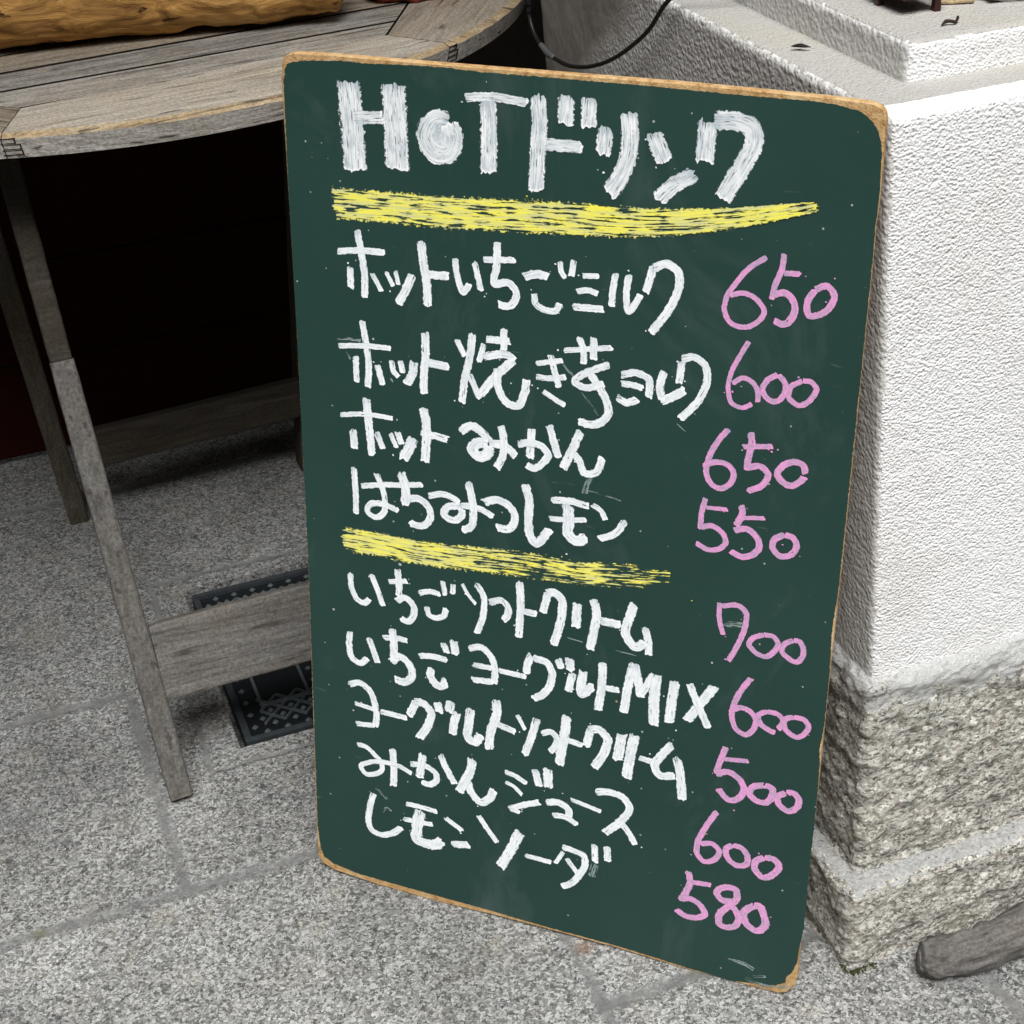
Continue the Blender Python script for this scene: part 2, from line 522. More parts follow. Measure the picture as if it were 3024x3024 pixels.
def rough_block(lo, hi, bevel, disp, xs, ys, zs, faces='xXyYZ', post=None):
    """block with rounded, uneven edges: every surface point is pushed along its normal by disp(p, n)"""
    bm = bmesh.new()
    lo, hi = Vector(lo), Vector(hi)
    cache = {}
    def vert(p):
        key = (round(p[0], 5), round(p[1], 5), round(p[2], 5))
        if key in cache:
            return cache[key]
        q = Vector([min(max(p[i], lo[i] + bevel), hi[i] - bevel) for i in range(3)])
        if p[2] < lo.z + 1e-6:
            q.z = lo.z
        d = Vector(p) - q
        d2 = d.copy()
        n = d2.normalized() if d2.length > 1e-9 else Vector((0, 0, -1))
        r = q + n * bevel
        r = r + n * disp(r, n)
        if post:
            r = post(r)
        v = bm.verts.new(r)
        cache[key] = v
        return v
    def grid(A, B, mk, flip):
        for i in range(len(A) - 1):
            for j in range(len(B) - 1):
                f = [vert(mk(A[i], B[j])), vert(mk(A[i + 1], B[j])), vert(mk(A[i + 1], B[j + 1])), vert(mk(A[i], B[j + 1]))]
                if len(set(f)) < 4:
                    continue
                if flip:
                    f.reverse()
                try:
                    bm.faces.new(f)
                except ValueError:
                    pass
    if 'x' in faces:
        grid(ys, zs, lambda a, b: (lo.x, a, b), True)
    if 'X' in faces:
        grid([ys[0], ys[-1]], [zs[0], zs[-1]], lambda a, b: (hi.x, a, b), False)
    if 'y' in faces:
        grid(xs, zs, lambda a, b: (a, lo.y, b), False)
    if 'Y' in faces:
        grid([xs[0], xs[-1]], [zs[0], zs[-1]], lambda a, b: (a, hi.y, b), True)
    if 'Z' in faces:
        grid(xs, ys, lambda a, b: (a, b, hi.z), False)
    return bm

def stucco_disp(amp):
    def f(p, n):
        a = noise.noise(p * 150) * 0.6 + noise.noise(p * 330) * 0.45 + noise.noise(p * 55) * 0.35
        return a * amp
    return f

def granite_disp(amp):
    def f(p, n):
        if n.z > 0.9:
            return noise.noise(p * 60) * amp * 0.12
        q = Vector((p.x * 30 + p.z * 14, p.y * 30, p.z * 48 - p.x * 12))
        a = noise.fractal(q, 0.8, 2.1, 3) * 0.42 + noise.fractal(q * 3.1, 0.7, 2.1, 3) * 0.26 + abs(noise.noise(p * 19)) * -0.4
        return a * amp
    return f

# ------------------------------------------------------------------ ground
JOINTS = [('x', 0.058, 1.385, 1.775, 0.010), ('y', 1.776, -3.0, 0.066, 0.010), ('y', 1.386, -3.0, 0.42, 0.011),
          ('x', 0.425, -1.0, 1.386, 0.009), ('y', 1.048, 0.425, 0.80, 0.011), ('x', 0.802, -1.0, 1.05, 0.011),
          ('y', 2.32, -3.0, 3.0, 0.012), ('x', -0.42, 1.776, 2.32, 0.010), ('x', -0.55, -1.0, 1.386, 0.010),
          ('x', 0.128, 1.575, 2.02, 0.005), ('y', 1.575, 0.128, 0.60, 0.005), ('y', 2.02, 0.128, 0.60, 0.007),
          ('x', 0.592, 1.575, 2.02, 0.005), ('y', 0.62, -3.0, 3.0, 0.011), ('x', 0.15, -1.0, 0.62, 0.01)]
bm = bmesh.new()
gx = [-40, 0.170, 0.545, 40]
gy = [-40, 1.605, 1.985, 2.6]
vv = [[bm.verts.new((x, y, 0)) for x in gx] for y in gy]
for i in range(3):
    for j in range(3):
        if i == 1 and j == 1:
            continue
        bm.faces.new((vv[i][j], vv[i][j + 1], vv[i + 1][j + 1], vv[i + 1][j]))
pit = [bm.verts.new((x, y, -0.05)) for x, y in ((0.170, 1.605), (0.545, 1.605), (0.545, 1.985), (0.170, 1.985))]
rim = [vv[1][1], vv[1][2], vv[2][2], vv[2][1]]
for i in range(4):
    bm.faces.new((rim[i], rim[(i + 1) % 4], pit[(i + 1) % 4], pit[i]))
bm.faces.new(pit)
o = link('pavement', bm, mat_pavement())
o['kind'] = 'structure'

# ------------------------------------------------------------------ shop front behind the table
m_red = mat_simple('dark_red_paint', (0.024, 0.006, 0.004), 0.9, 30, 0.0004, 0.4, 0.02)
m_plaster = mat_simple('dark_plaster', (0.13, 0.115, 0.095), 0.9, 18, 0.003, 0.35, 0.15)  # dark plaster colour with noise variation
wall = thing('shop_front', 'dark shop front with red-brown boards at the foot behind the wooden table', 'building', loc=(0, 2.48, 0))
bm = bmesh.new()
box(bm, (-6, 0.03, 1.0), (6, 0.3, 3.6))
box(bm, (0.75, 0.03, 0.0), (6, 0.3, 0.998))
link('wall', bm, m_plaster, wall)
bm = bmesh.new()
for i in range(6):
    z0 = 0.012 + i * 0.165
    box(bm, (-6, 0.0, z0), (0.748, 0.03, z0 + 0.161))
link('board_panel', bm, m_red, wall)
m_can = mat_simple('added_canopy_dark', (0.10, 0.08, 0.06), 0.8, 12, 0.002, 0.3, 0.2)
bm = bmesh.new()
box(bm, (-6, -1.55, 2.52), (6, 0.028, 2.62))  # unseen canopy, added to block sky light over the table
link('added_canopy', bm, m_can, wall)

bm = bmesh.new()
box(bm, (-14, -5.2, 0.0), (14, -4.6, 5.0))  # unseen block behind the camera, added to darken the space under the table
tag(link('added_lane_block', bm, mat_simple('added_block_dark', (0.10, 0.09, 0.08), 0.8, 6, 0.004, 0.3, 0.2)), 'unseen dark block behind the viewer, added to cut low sky light', 'building')
bm = bmesh.new()
box(bm, (-3.4, -4.0, 0.0), (-3.0, 2.48, 4.5))  # unseen wall, added to cut light from the left
tag(link('added_side_wall', bm, mat_simple('added_wall_dark', (0.12, 0.11, 0.10), 0.9, 6, 0.004, 0.3, 0.2)), 'unseen dark wall left of the shop front, added to cut side light', 'wall')

# ------------------------------------------------------------------ low rendered wall on a granite base
m_gran = mat_granite()
m_top = mat_stone_top()
m_stu = mat_stucco('white_roughcast', (0.84, 0.84, 0.835))
m_ledge = mat_stucco('dusty_roughcast_ledge', (0.43, 0.42, 0.395), stain=0.7)
m_smooth = mat_stucco('smooth_white_cement', (0.82, 0.82, 0.81), True)
m_side = mat_side_stucco()
lw = thing('garden_wall', 'low white roughcast wall with split granite base, right of the menu board', 'wall', loc=(0, 0, 0))
xs = axis_vals(0.672, 2.6, 0.99, 0.004, 0.04)
ys = axis_vals(0.991, 1.85, 1.16, 0.004, 0.04)
zs = axis_vals(0.0, 0.104, 1, 0.004, 0.004)
bm = rough_block((0.672, 0.991, 0.0), (2.6, 1.85, 0.104), 0.010, granite_disp(0.0080), xs, ys, zs)
o = link('plinth', bm, [m_gran, m_top], lw, True)
for p in o.data.polygons:
    if p.normal.z > 0.8 and p.center.z > 0.094:
        p.material_index = 1
xs = axis_vals(0.692, 2.6, 1.0, 0.004, 0.04)
ys = axis_vals(1.016, 1.85, 1.2, 0.004, 0.04)
zs = axis_vals(0.104, 0.345, 1, 0.004, 0.004)
bm = rough_block((0.692, 1.016, 0.104), (2.6, 1.85, 0.345), 0.014, granite_disp(0.0085), xs, ys, zs)
link('granite_course', bm, m_gran, lw, True)
def lean(r):
    return Vector((r.x + max(0.0, 0.894 - r.z) * 0.042, r.y, r.z))
xs = axis_vals(0.678, 2.6, 0.90, 0.0035, 0.05)
ys = axis_vals(1.030, 1.78, 1.78, 0.0042, 0.05)
zs = axis_vals(0.330, 0.894, 1, 0.0042, 0.004)
bm = rough_block((0.678, 1.030, 0.330), (2.6, 1.78, 0.894), 0.007, stucco_disp(0.0007), xs, ys, zs, post=lean)
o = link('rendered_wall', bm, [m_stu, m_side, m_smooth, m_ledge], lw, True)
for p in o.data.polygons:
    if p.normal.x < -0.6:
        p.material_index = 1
    elif p.normal.z > 0.6 and p.center.y < 1.056 + 0.004 * noise.noise(p.center * 40):
        p.material_index = 2
    elif p.normal.z > 0.6:
        p.material_index = 3
# the set-back upper step
def batter(r):
    k = (0.927 - r.z) / 0.033
    return Vector((r.x + 0.004 * k, r.y, r.z))
xs = axis_vals(0.731, 2.6, 0.95, 0.004, 0.05)
ys = axis_vals(1.094, 2.45, 1.5, 0.0045, 0.05)
zs = axis_vals(0.885, 0.927, 1, 0.004, 0.004)
bm = rough_block((0.731, 1.094, 0.885), (2.6, 2.45, 0.927), 0.006, stucco_disp(0.0007), xs, ys, zs)
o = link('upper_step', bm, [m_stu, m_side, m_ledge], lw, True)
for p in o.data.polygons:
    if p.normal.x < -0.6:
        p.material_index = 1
    elif p.normal.z > 0.6:
        p.material_index = 2

# ------------------------------------------------------------------ drain cover under the table
m_iron = mat_simple('dark_cast_iron', (0.022, 0.026, 0.029), 0.42, 120, 0.0012, 0.4, 0.5, 0.6)
m_worniron = mat_simple('worn_iron_ribs', (0.20, 0.235, 0.25), 0.35, 90, 0.0008, 0.5, 0.5, 0.6)
dc = thing('drain_cover', 'square cast iron drain cover with raised diamond pattern under the table', 'drain cover', loc=(0.36, 1.80, -0.012))
bm = bmesh.new()
box(bm, (-0.180, -0.180, -0.02), (0.176, 0.178, 0.0))
link('plate', bm, m_iron, dc)
bm = bmesh.new()
for lo, hi in (((-0.180, -0.180, 0.0005), (0.176, -0.171, 0.006)), ((-0.180, 0.169, 0.0005), (0.176, 0.178, 0.006)),
               ((-0.180, -0.1705, 0.0005), (-0.171, 0.1685, 0.006)), ((0.167, -0.1705, 0.0005), (0.176, 0.1685, 0.006))):
    box(bm, lo, hi)
link('rim', bm, mat_simple('grey_iron_rim', (0.05, 0.06, 0.066), 0.45, 90, 0.0012, 0.5, 0.5, 0.4), dc)
bm = bmesh.new()
st = 0.027
def rib(a, b, z):
    a, b = Vector((a[0], a[1], z)), Vector((b[0], b[1], z))
    t = (b - a).normalized()
    s = Vector((-t.y, t.x, 0)) * 0.0012
    v = [bm.verts.new(q) for q in (a - s, b - s, b + s, a + s)]
    w = [bm.verts.new(q.co * 1.0 + Vector((0, 0, 0.0035)) - (q.co - (a + b) / 2).normalized() * 0.0008) for q in v]
    bm.faces.new(w)
    for i in range(4):
        bm.faces.new((v[i], v[(i + 1) % 4], w[(i + 1) % 4], w[i]))
for i in range(-6, 7):
    for j in range(-6, 7):
        cx, cy = i * st, j * st
        if abs(cx) < 0.152 and abs(cy) < 0.152 and not (-0.15 < cx < -0.05 and -0.1 < cy < 0.06):
            rib((cx - 0.0135, cy - 0.0135), (cx + 0.0135, cy + 0.0135), 0.0004)
            rib((cx - 0.0135, cy + 0.0135), (cx + 0.0135, cy - 0.0135), 0.0006)
for i in range(-6, 7):
    for j in range(-6, 7):
        for ox, oy in ((0.0135, 0.0), (0.0, 0.0135)):
            cx, cy = i * st + ox, j * st + oy
            if abs(cx) < 0.165 and abs(cy) < 0.165 and not (-0.155 < cx < -0.07 and -0.12 < cy < 0.06):
                q = [bm.verts.new((cx + math.cos(a) * 0.0045, cy + math.sin(a) * 0.0045, 0.0003)) for a in (0, 1.57, 3.14, 4.71)]
                t = [bm.verts.new((cx + math.cos(a) * 0.0024, cy + math.sin(a) * 0.0024, 0.003)) for a in (0, 1.57, 3.14, 4.71)]
                bm.faces.new(t)
                for a in range(4):
                    bm.faces.new((q[a], q[(a + 1) % 4], t[(a + 1) % 4], t[a]))
link('raised_pattern', bm, m_worniron, dc)
bm = bmesh.new()
for lo, hi in (((-0.146, -0.112, 0.0008), (-0.078, -0.108, 0.0045)), ((-0.146, -0.1075, 0.0008), (-0.142, 0.05, 0.0045)), ((-0.082, -0.1075, 0.0008), (-0.078, 0.05, 0.0045))):
    box(bm, lo, hi)
link('lifting_recess', bm, m_worniron, dc)

# ------------------------------------------------------------------ round wooden table
TC = Vector((0.243, 2.267))
RT, RB, ZT, ZB = 0.5765, 0.5690, 0.7775, 0.750
tb = thing('round_table', 'weathered grey round slatted wooden table with finger-jointed rim', 'table', loc=(0, 0, 0))
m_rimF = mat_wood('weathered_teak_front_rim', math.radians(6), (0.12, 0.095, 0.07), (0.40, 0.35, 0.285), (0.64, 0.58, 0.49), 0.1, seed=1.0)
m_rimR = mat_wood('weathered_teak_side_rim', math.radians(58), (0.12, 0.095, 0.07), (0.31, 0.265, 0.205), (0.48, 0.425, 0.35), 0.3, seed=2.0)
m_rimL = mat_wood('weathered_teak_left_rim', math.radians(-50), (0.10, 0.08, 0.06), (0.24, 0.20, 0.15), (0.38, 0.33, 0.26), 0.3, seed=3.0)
m_plk2 = mat_wood('weathered_teak_slats_grey', math.radians(5), (0.04, 0.035, 0.031), (0.23, 0.215, 0.195), (0.44, 0.42, 0.385), 0.0, seed=24.0)
m_plk3 = mat_wood('weathered_teak_slats_brown', math.radians(5), (0.045, 0.034, 0.025), (0.26, 0.22, 0.17), (0.48, 0.42, 0.34), 0.1, seed=34.0)
m_plk = mat_wood('weathered_teak_slats', math.radians(5), (0.04, 0.034, 0.03), (0.28, 0.255, 0.225), (0.54, 0.505, 0.45), 0.0, seed=4.0)
m_dark = mat_simple('dark_joint_gap', (0.02, 0.016, 0.012), 0.9, 50, 0.0005, 0.3, 0.1)
m_side_grain = mat_wood('silvered_rim_side', math.radians(6), (0.22, 0.20, 0.18), (0.50, 0.47, 0.43), (0.68, 0.65, 0.60), 0.0, seed=14.0)
m_wornedge = mat_wood('worn_tan_rim_edge', math.radians(6), (0.07, 0.04, 0.02), (0.34, 0.24, 0.13), (0.55, 0.44, 0.29), 0.2, seed=15.0)
JA = [-109.2, -55.0, -1.0, 53.0, 105.0, 157.0, 205.0, 250.8]
RI = 0.4845
def rim_seg(a0, a1, mat):
    bm = bmesh.new()
    n = 40
    g = 0.06
    top_o, top_m, bot_o, inn_t, inn_b = [], [], [], [], []
    A0, A1 = math.radians(a0 + g), math.radians(a1 - g)
    p0 = TC + Vector((math.cos(A0), math.sin(A0))) * RI
    p1 = TC + Vector((math.cos(A1), math.sin(A1))) * RI
    for i in range(n + 1):
        f = i / n
        a = A0 + (A1 - A0) * f
        d = Vector((math.cos(a), math.sin(a)))
        w = noise.noise(Vector((a * 9, 1.7, 0))) * 0.0022 + noise.noise(Vector((a * 40, 4.7, 0))) * 0.0013
        po = TC + d * (RT - 0.009 + w * 1.6)
        top_o.append(bm.verts.new((po.x, po.y, ZT)))
        pm = TC + d * (RT + w * 0.6)
        top_m.append(bm.verts.new((pm.x, pm.y, ZT - 0.0045 + noise.noise(Vector((a * 30, 9, 0))) * 0.0012)))
        pb = TC + d * RB
        bot_o.append(bm.verts.new((pb.x, pb.y, ZB)))
        pi = p0 + (p1 - p0) * f
        inn_t.append(bm.verts.new((pi.x, pi.y, ZT - 0.0006)))
        inn_b.append(bm.verts.new((pi.x, pi.y, ZB)))
    for i in range(n):
        bm.faces.new((inn_t[i], top_o[i], top_o[i + 1], inn_t[i + 1]))
        bm.faces.new((top_o[i], top_m[i], top_m[i + 1], top_o[i + 1]))
        bm.faces.new((top_m[i], bot_o[i], bot_o[i + 1], top_m[i + 1]))
        bm.faces.new((bot_o[i], inn_b[i], inn_b[i + 1], bot_o[i + 1]))
        bm.faces.new((inn_b[i], inn_t[i], inn_t[i + 1], inn_b[i + 1]))
    for i in (0, n):
        f = [inn_t[i], inn_b[i], bot_o[i], top_m[i], top_o[i]]
        bm.faces.new(f if i == 0 else f[::-1])
    o = link('rim_segment', bm, [mat, m_side_grain, m_wornedge, m_dark], tb)
    for p in o.data.polygons:
        r = (Vector((p.center.x, p.center.y)) - TC).length
        if p.normal.z < 0.2 and r > RB + 0.002:
            p.material_index = 1
        elif p.normal.z < 0.97 and r > RT - 0.02 and p.normal.z > 0:
            p.material_index = 2
        elif abs(p.normal.z) < 0.3:
            p.material_index = 3
    return o
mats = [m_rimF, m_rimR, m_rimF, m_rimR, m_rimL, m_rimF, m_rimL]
for i in range(7):
    rim_seg(JA[i], JA[i + 1], mats[i])
for ja in (JA[0], JA[1]):
    bm = bmesh.new()
    for k, (z, s) in enumerate(((0.7705, 0.0), (0.7635, 1.0), (0.7565, 0.0))):
        for q in (0, 1):
            zz = z - 0.0026 + 0.0052 * q
            a0, a1 = (ja - 0.2, ja + 1.35 + 0.25 * k) if k != 1 else (ja - 0.1, ja + 1.8)
            m = 8
            pv = None
            for i in range(m + 1):
                a = math.radians(a0 + (a1 - a0) * i / m)
                r = RB + (RT - RB) * (zz - ZB) / (ZT - 0.0045 - ZB) + 0.0003
                d = Vector((math.cos(a), math.sin(a)))
                cc = TC + d * r
                ci = TC + d * (r - 0.004)
                row = [bm.verts.new((cc.x, cc.y, zz - 0.0004)), bm.verts.new((cc.x, cc.y, zz + 0.0004)), bm.verts.new((ci.x, ci.y, zz + 0.0004)), bm.verts.new((ci.x, ci.y, zz - 0.0004))]
                if pv:
                    for j in range(4):
                        bm.faces.new((pv[j], row[j], row[(j + 1) % 4], pv[(j + 1) % 4]))
                pv = row
            zc = z
        a = math.radians(a1)
        d = Vector((math.cos(a), math.sin(a)))
        t = Vector((-d.y, d.x))
        r = RB + (RT - RB) * (z - ZB) / (ZT - 0.0045 - ZB) + 0.0004
        cc = TC + d * r
        v = []
        for zz in (z - 0.0032, z + 0.0032):
            rr = RB + (RT - RB) * (zz - ZB) / (ZT - 0.0045 - ZB) + 0.0004
            for tt, dd in ((-0.0008, 0), (0.0008, 0), (0.0008, -0.004), (-0.0008, -0.004)):
                q = TC + d * (rr + dd) + t * tt
                v.append(bm.verts.new((q.x, q.y, zz)))
        for f in ((3, 2, 1, 0), (4, 5, 6, 7), (0, 1, 5, 4), (1, 2, 6, 5), (2, 3, 7, 6), (3, 0, 4, 7)):
            bm.faces.new([v[i] for i in f])
    link('finger_joint', bm, m_dark, tb)
# slats, clipped to the inner heptagon of the rim
poly = [TC + Vector((math.cos(math.radians(a)), math.sin(math.radians(a)))) * (RI - 0.0045) for a in JA[:-1]]
sd = Vector((math.cos(math.radians(5)), math.sin(math.radians(5))))
sn = Vector((-sd.y, sd.x))
def clip(pts, nrm, off):
    out = []
    for i in range(len(pts)):
        a, b = pts[i], pts[(i + 1) % len(pts)]
        da, db = a.dot(nrm) - off, b.dot(nrm) - off
        if da >= 0:
            out.append(a)
        if da * db < 0:
            out.append(a + (b - a) * (da / (da - db)))
    return out
base = min(p.dot(sn) for p in poly)
w = 0.0745
for i in range(14):
    lo_, hi_ = base + i * w + 0.0036 + random.uniform(-0.001, 0.001), base + (i + 1) * w - 0.0036
    pp = clip(clip(poly, sn, lo_), -sn, -hi_)
    if len(pp) < 3:
        continue
    bm = bmesh.new()
    dz = random.uniform(-0.0022, 0.0004)
    top = [bm.verts.new((p.x, p.y, ZT - 0.001 + dz)) for p in pp]
    bot = [bm.verts.new((p.x, p.y, ZB)) for p in pp]
    bm.faces.new(top)
    bm.faces.new(bot[::-1])
    for j in range(len(pp)):
        bm.faces.new((top[j], bot[j], bot[(j + 1) % len(pp)], top[(j + 1) % len(pp)]))
    o = link('slat', bm, [(m_plk, m_plk2, m_plk3, m_plk2, m_plk)[i % 5], m_dark], tb)
    for p in o.data.polygons:
        if abs(p.normal.z) < 0.5:
            p.material_index = 1
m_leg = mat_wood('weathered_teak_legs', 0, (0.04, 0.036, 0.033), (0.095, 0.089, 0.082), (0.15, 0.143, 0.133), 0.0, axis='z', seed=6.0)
m_rear = mat_wood('shaded_old_teak', 0, (0.012, 0.0095, 0.007), (0.03, 0.025, 0.018), (0.045, 0.038, 0.029), 0.0, axis='x', seed=18.0)  # upper legs and rear stretcher: under-table shade put into the colour
m_legd = mat_wood('weathered_teak_rear_legs', 0, (0.022, 0.018, 0.013), (0.06, 0.05, 0.036), (0.09, 0.077, 0.06), 0.2, axis='z', seed=8.0)  # darker copy of the leg teak, shade painted in for the rear legs
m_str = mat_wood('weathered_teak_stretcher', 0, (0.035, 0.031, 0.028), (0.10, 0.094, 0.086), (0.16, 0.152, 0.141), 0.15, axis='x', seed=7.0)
for sx in (0, 1):
    mx = lambda x: x if sx == 0 else 0.486 - x
    bm = bmesh.new()
    A, B = Vector((mx(0.0835), 1.552, 0.0)), Vector((mx(0.057), 1.875, 0.749))
    M = A + (B - A) * 0.66
    beam(bm, A, M, (0, 1, 0), 0.0275, 0.042, seed=sx * 5)
    lg = link('leg', bm, m_leg, tb, False)
    bm = bmesh.new()
    off = Vector((0.0, 0.012, 0.0))
    beam(bm, A + (B - A) * 0.655 + off, B + off, (0, 1, 0), 0.0255, 0.024, seed=sx * 5 + 2)
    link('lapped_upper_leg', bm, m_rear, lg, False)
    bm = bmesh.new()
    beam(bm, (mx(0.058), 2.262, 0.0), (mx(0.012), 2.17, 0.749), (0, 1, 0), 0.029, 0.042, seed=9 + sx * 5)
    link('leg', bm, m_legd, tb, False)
bm = bmesh.new()
beam(bm, (0.0925, 1.610, 0.157), (0.393, 1.610, 0.1625), (0, 0.4, 1), 0.020, 0.094, seed=3)
link('stretcher', bm, m_str, tb, False)
bm = bmesh.new()
beam(bm, (0.075, 2.205, 0.142), (0.43, 2.205, 0.155), (0, 0.1, 1), 0.022, 0.058, seed=4)
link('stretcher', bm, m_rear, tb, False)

# ------------------------------------------------------------------ things on the table and the ground
bm = bmesh.new()
tube(bm, [(-0.42, 2.150, 0.8335), (-0.2, 2.115, 0.8375), (0.0, 2.080, 0.8375), (0.15, 2.053, 0.8335), (0.28, 2.030, 0.8315), (0.39, 2.005, 0.8295), (0.455, 1.988, 0.8275), (0.492, 1.975, 0.8235), (0.507, 1.970, 0.8205)],
     [0.056, 0.060, 0.060, 0.056, 0.054, 0.052, 0.047, 0.036, 0.014], seg=110, rough=0.006, rs=13, grain=0.0014, squash=0.94, steps=24)
o = link('driftwood_log', bm, mat_log(), None, True)
tag(o, 'honey-coloured driftwood log lying on the grey table top', 'log')
bm = bmesh.new()
bmesh.ops.create_icosphere(bm, subdivisions=5, radius=1.0)
for v in bm.verts:
    d = v.co.normalized()
    r = 1 + 0.18 * noise.fractal(d * 2.2, 0.9, 2, 4) + 0.05 * noise.noise(d * 14)
    v.co = Vector((d.x * 0.075 * r, d.y * 0.055 * r, max(-0.022, d.z * 0.035 * r)))
o = link('red_stone', bm, mat_simple('brick_red_stone', (0.33, 0.085, 0.045), 0.85, 55, 0.004, 0.6, 0.2), None, True, loc=(0.618, 2.040, 0.799))
tag(o, 'rough brick-red stone lying on the table beside the log', 'stone')
bm = bmesh.new()
tube(bm, [(0.737, 0.959, 0.021), (0.742, 0.957, 0.0205), (0.757, 0.952, 0.0205), (0.79, 0.947, 0.021), (0.825, 0.947, 0.024), (0.87, 0.947, 0.026), (0.95, 0.95, 0.033), (1.05, 0.95, 0.038), (1.15, 0.935, 0.04)],
     [0.008, 0.0165, 0.0205, 0.0215, 0.0225, 0.0245, 0.028, 0.030, 0.014], seg=64, rough=0.0032, rs=42, grain=0.0024, squash=1.0, steps=12)
o = link('driftwood_branch', bm, mat_wood('grey_driftwood', 0, (0.028, 0.025, 0.023), (0.092, 0.086, 0.08), (0.17, 0.16, 0.149), -0.1, seed=12.0), None, True)
tag(o, 'grey weathered driftwood branch lying on the pavement against the granite base', 'driftwood')

# cable hanging in front of the side of the low wall
cb = thing('cable', 'thin black cable drooping in a loop along the side of the low wall', 'cable')
m_blk = mat_simple('black_cable', (0.012, 0.012, 0.013), 0.45, 200, 0.0002, 0.2, 0.4)
cp = [(0.667, 1.776, 0.90), (0.667, 1.7755, 0.8188), (0.667, 1.7735, 0.7958), (0.667, 1.7554, 0.7786), (0.667, 1.7193, 0.7707), (0.667, 1.6683, 0.7714), (0.667, 1.6189, 0.7812), (0.667, 1.5715, 0.7964), (0.667, 1.5263, 0.8158), (0.667, 1.4834, 0.839), (0.667, 1.4427, 0.8652), (0.667, 1.4005, 0.9016), (0.69, 1.37, 0.932), (0.75, 1.35, 0.937)]
bm = bmesh.new()
tube(bm, cp, [0.0023] * len(cp), seg=12, steps=10)
link('wire', bm, m_blk, cb, True)
bm = bmesh.new()
tube(bm, [(0.6665, 1.742, 0.7752), (0.6665, 1.7193, 0.7707), (0.6665, 1.702, 0.7702)], [0.0033, 0.0038, 0.003], seg=14, steps=5)
link('connector', bm, mat_simple('grey_plug', (0.10, 0.10, 0.105), 0.5, 100, 0.0003, 0.2, 0.4), cb, True)

# small dark stand, wood chip and stones on the upper step
ds = thing('wooden_stand', 'small dark brown stand with thin legs on top of the low wall', 'stand', loc=(0.796, 1.1615, 0.927))
m_mah = mat_simple('dark_mahogany', (0.03, 0.008, 0.006), 0.4, 40, 0.0005, 0.3, 0.4)
bm = bmesh.new()
box(bm, (-0.03, -0.004, 0.013), (0.010, 0.05, 0.022))
link('base', bm, m_mah, ds)
for lx, ly in ((0.004, 0.0), (-0.026, 0.04), (0.004, 0.044)):
    bm = bmesh.new()
    beam(bm, (lx, ly, 0.0), (lx, ly, 0.0128), (0, 1, 0), 0.006, 0.006, seg=4)
    link('leg', bm, m_mah, ds)
bm = bmesh.new()
beam(bm, (0.814, 1.184, 0.9350), (0.842, 1.172, 0.9360), (0, 0, 1), 0.022, 0.015, seg=10, rough=0.002)
tag(link('wood_chip', bm, mat_wood('pale_wood_chip', 0, (0.3, 0.2, 0.1), (0.5, 0.38, 0.22), (0.62, 0.5, 0.32), seed=3)), 'pale wood chip beside the dark stand on the low wall', 'wood')
def bit(name, label, cat, pts, rad, col, sq=1.0):
    bm = bmesh.new()
    tube(bm, pts, rad, seg=8, steps=5, squash=sq, rough=0.0004, rs=300)
    tag(link(name, bm, mat_simple(name + '_brown', col, 0.7, 200, 0.0003, 0.4, 0.2), None, True), label, cat)
bit('dead_leaf', 'tiny black dead leaf on the ledge of the low wall', 'leaf', [(0.698, 1.222, 0.8975), (0.704, 1.217, 0.8985), (0.711, 1.211, 0.8975)], [0.0008, 0.0034, 0.0006], (0.012, 0.01, 0.009), 0.5)
bit('twig', 'tiny curled brown twig on the upper step of the low wall', 'twig', [(0.777, 1.118, 0.929), (0.783, 1.120, 0.9305), (0.790, 1.118, 0.9295), (0.796, 1.124, 0.931)], [0.0007, 0.0017, 0.0011, 0.0013], (0.03, 0.017, 0.013))
bm = bmesh.new()
bmesh.ops.create_icosphere(bm, subdivisions=4, radius=1.0)
for v in bm.verts:
    d = v.co.normalized()
    r = 1 + 0.25 * noise.fractal(d * 1.8, 0.9, 2, 4)
    v.co = Vector((d.x * 0.045 * r, d.y * 0.022 * r, max(-0.012, d.z * 0.02 * r)))
tag(link('pale_rock', bm, mat_stucco('gritty_pale_rock', (0.42, 0.41, 0.38)), None, True, loc=(0.895, 1.165, 0.9385)), 'rough pale rock lying on the low wall at the top right corner', 'rock')
# moss at the foot of the plinth corner
bm = bmesh.new()
for i in range(140):
    t = random.random()
    if random.random() < 0.8:
        c = Vector((0.676 + t * t * 0.030, 0.988 - random.random() ** 2 * 0.006, 0))
    else:
        c = Vector((0.674 - random.random() ** 2 * 0.004, 0.988 + t * 0.012, 0))
    s = random.uniform(0.0007, 0.0018)
    a = random.uniform(0, 6.28)
    q = [bm.verts.new(c + Vector((math.cos(a + k) * s, math.sin(a + k) * s, 0.0002))) for k in (0, 2.1, 4.2)]
    q.append(bm.verts.new(c + Vector((random.uniform(-1, 1) * s, random.uniform(-1, 1) * s, s * random.uniform(0.8, 2.2)))))
    for f in ((0, 1, 3), (1, 2, 3), (2, 0, 3)):
        bm.faces.new([q[k] for k in f])
o = link('moss', bm, mat_simple('olive_moss', (0.045, 0.05, 0.016), 0.9, 200, 0.0005, 0.5, 0.1))
o['kind'] = 'stuff'
tag(o, 'olive moss along the foot of the granite base corner', 'moss')

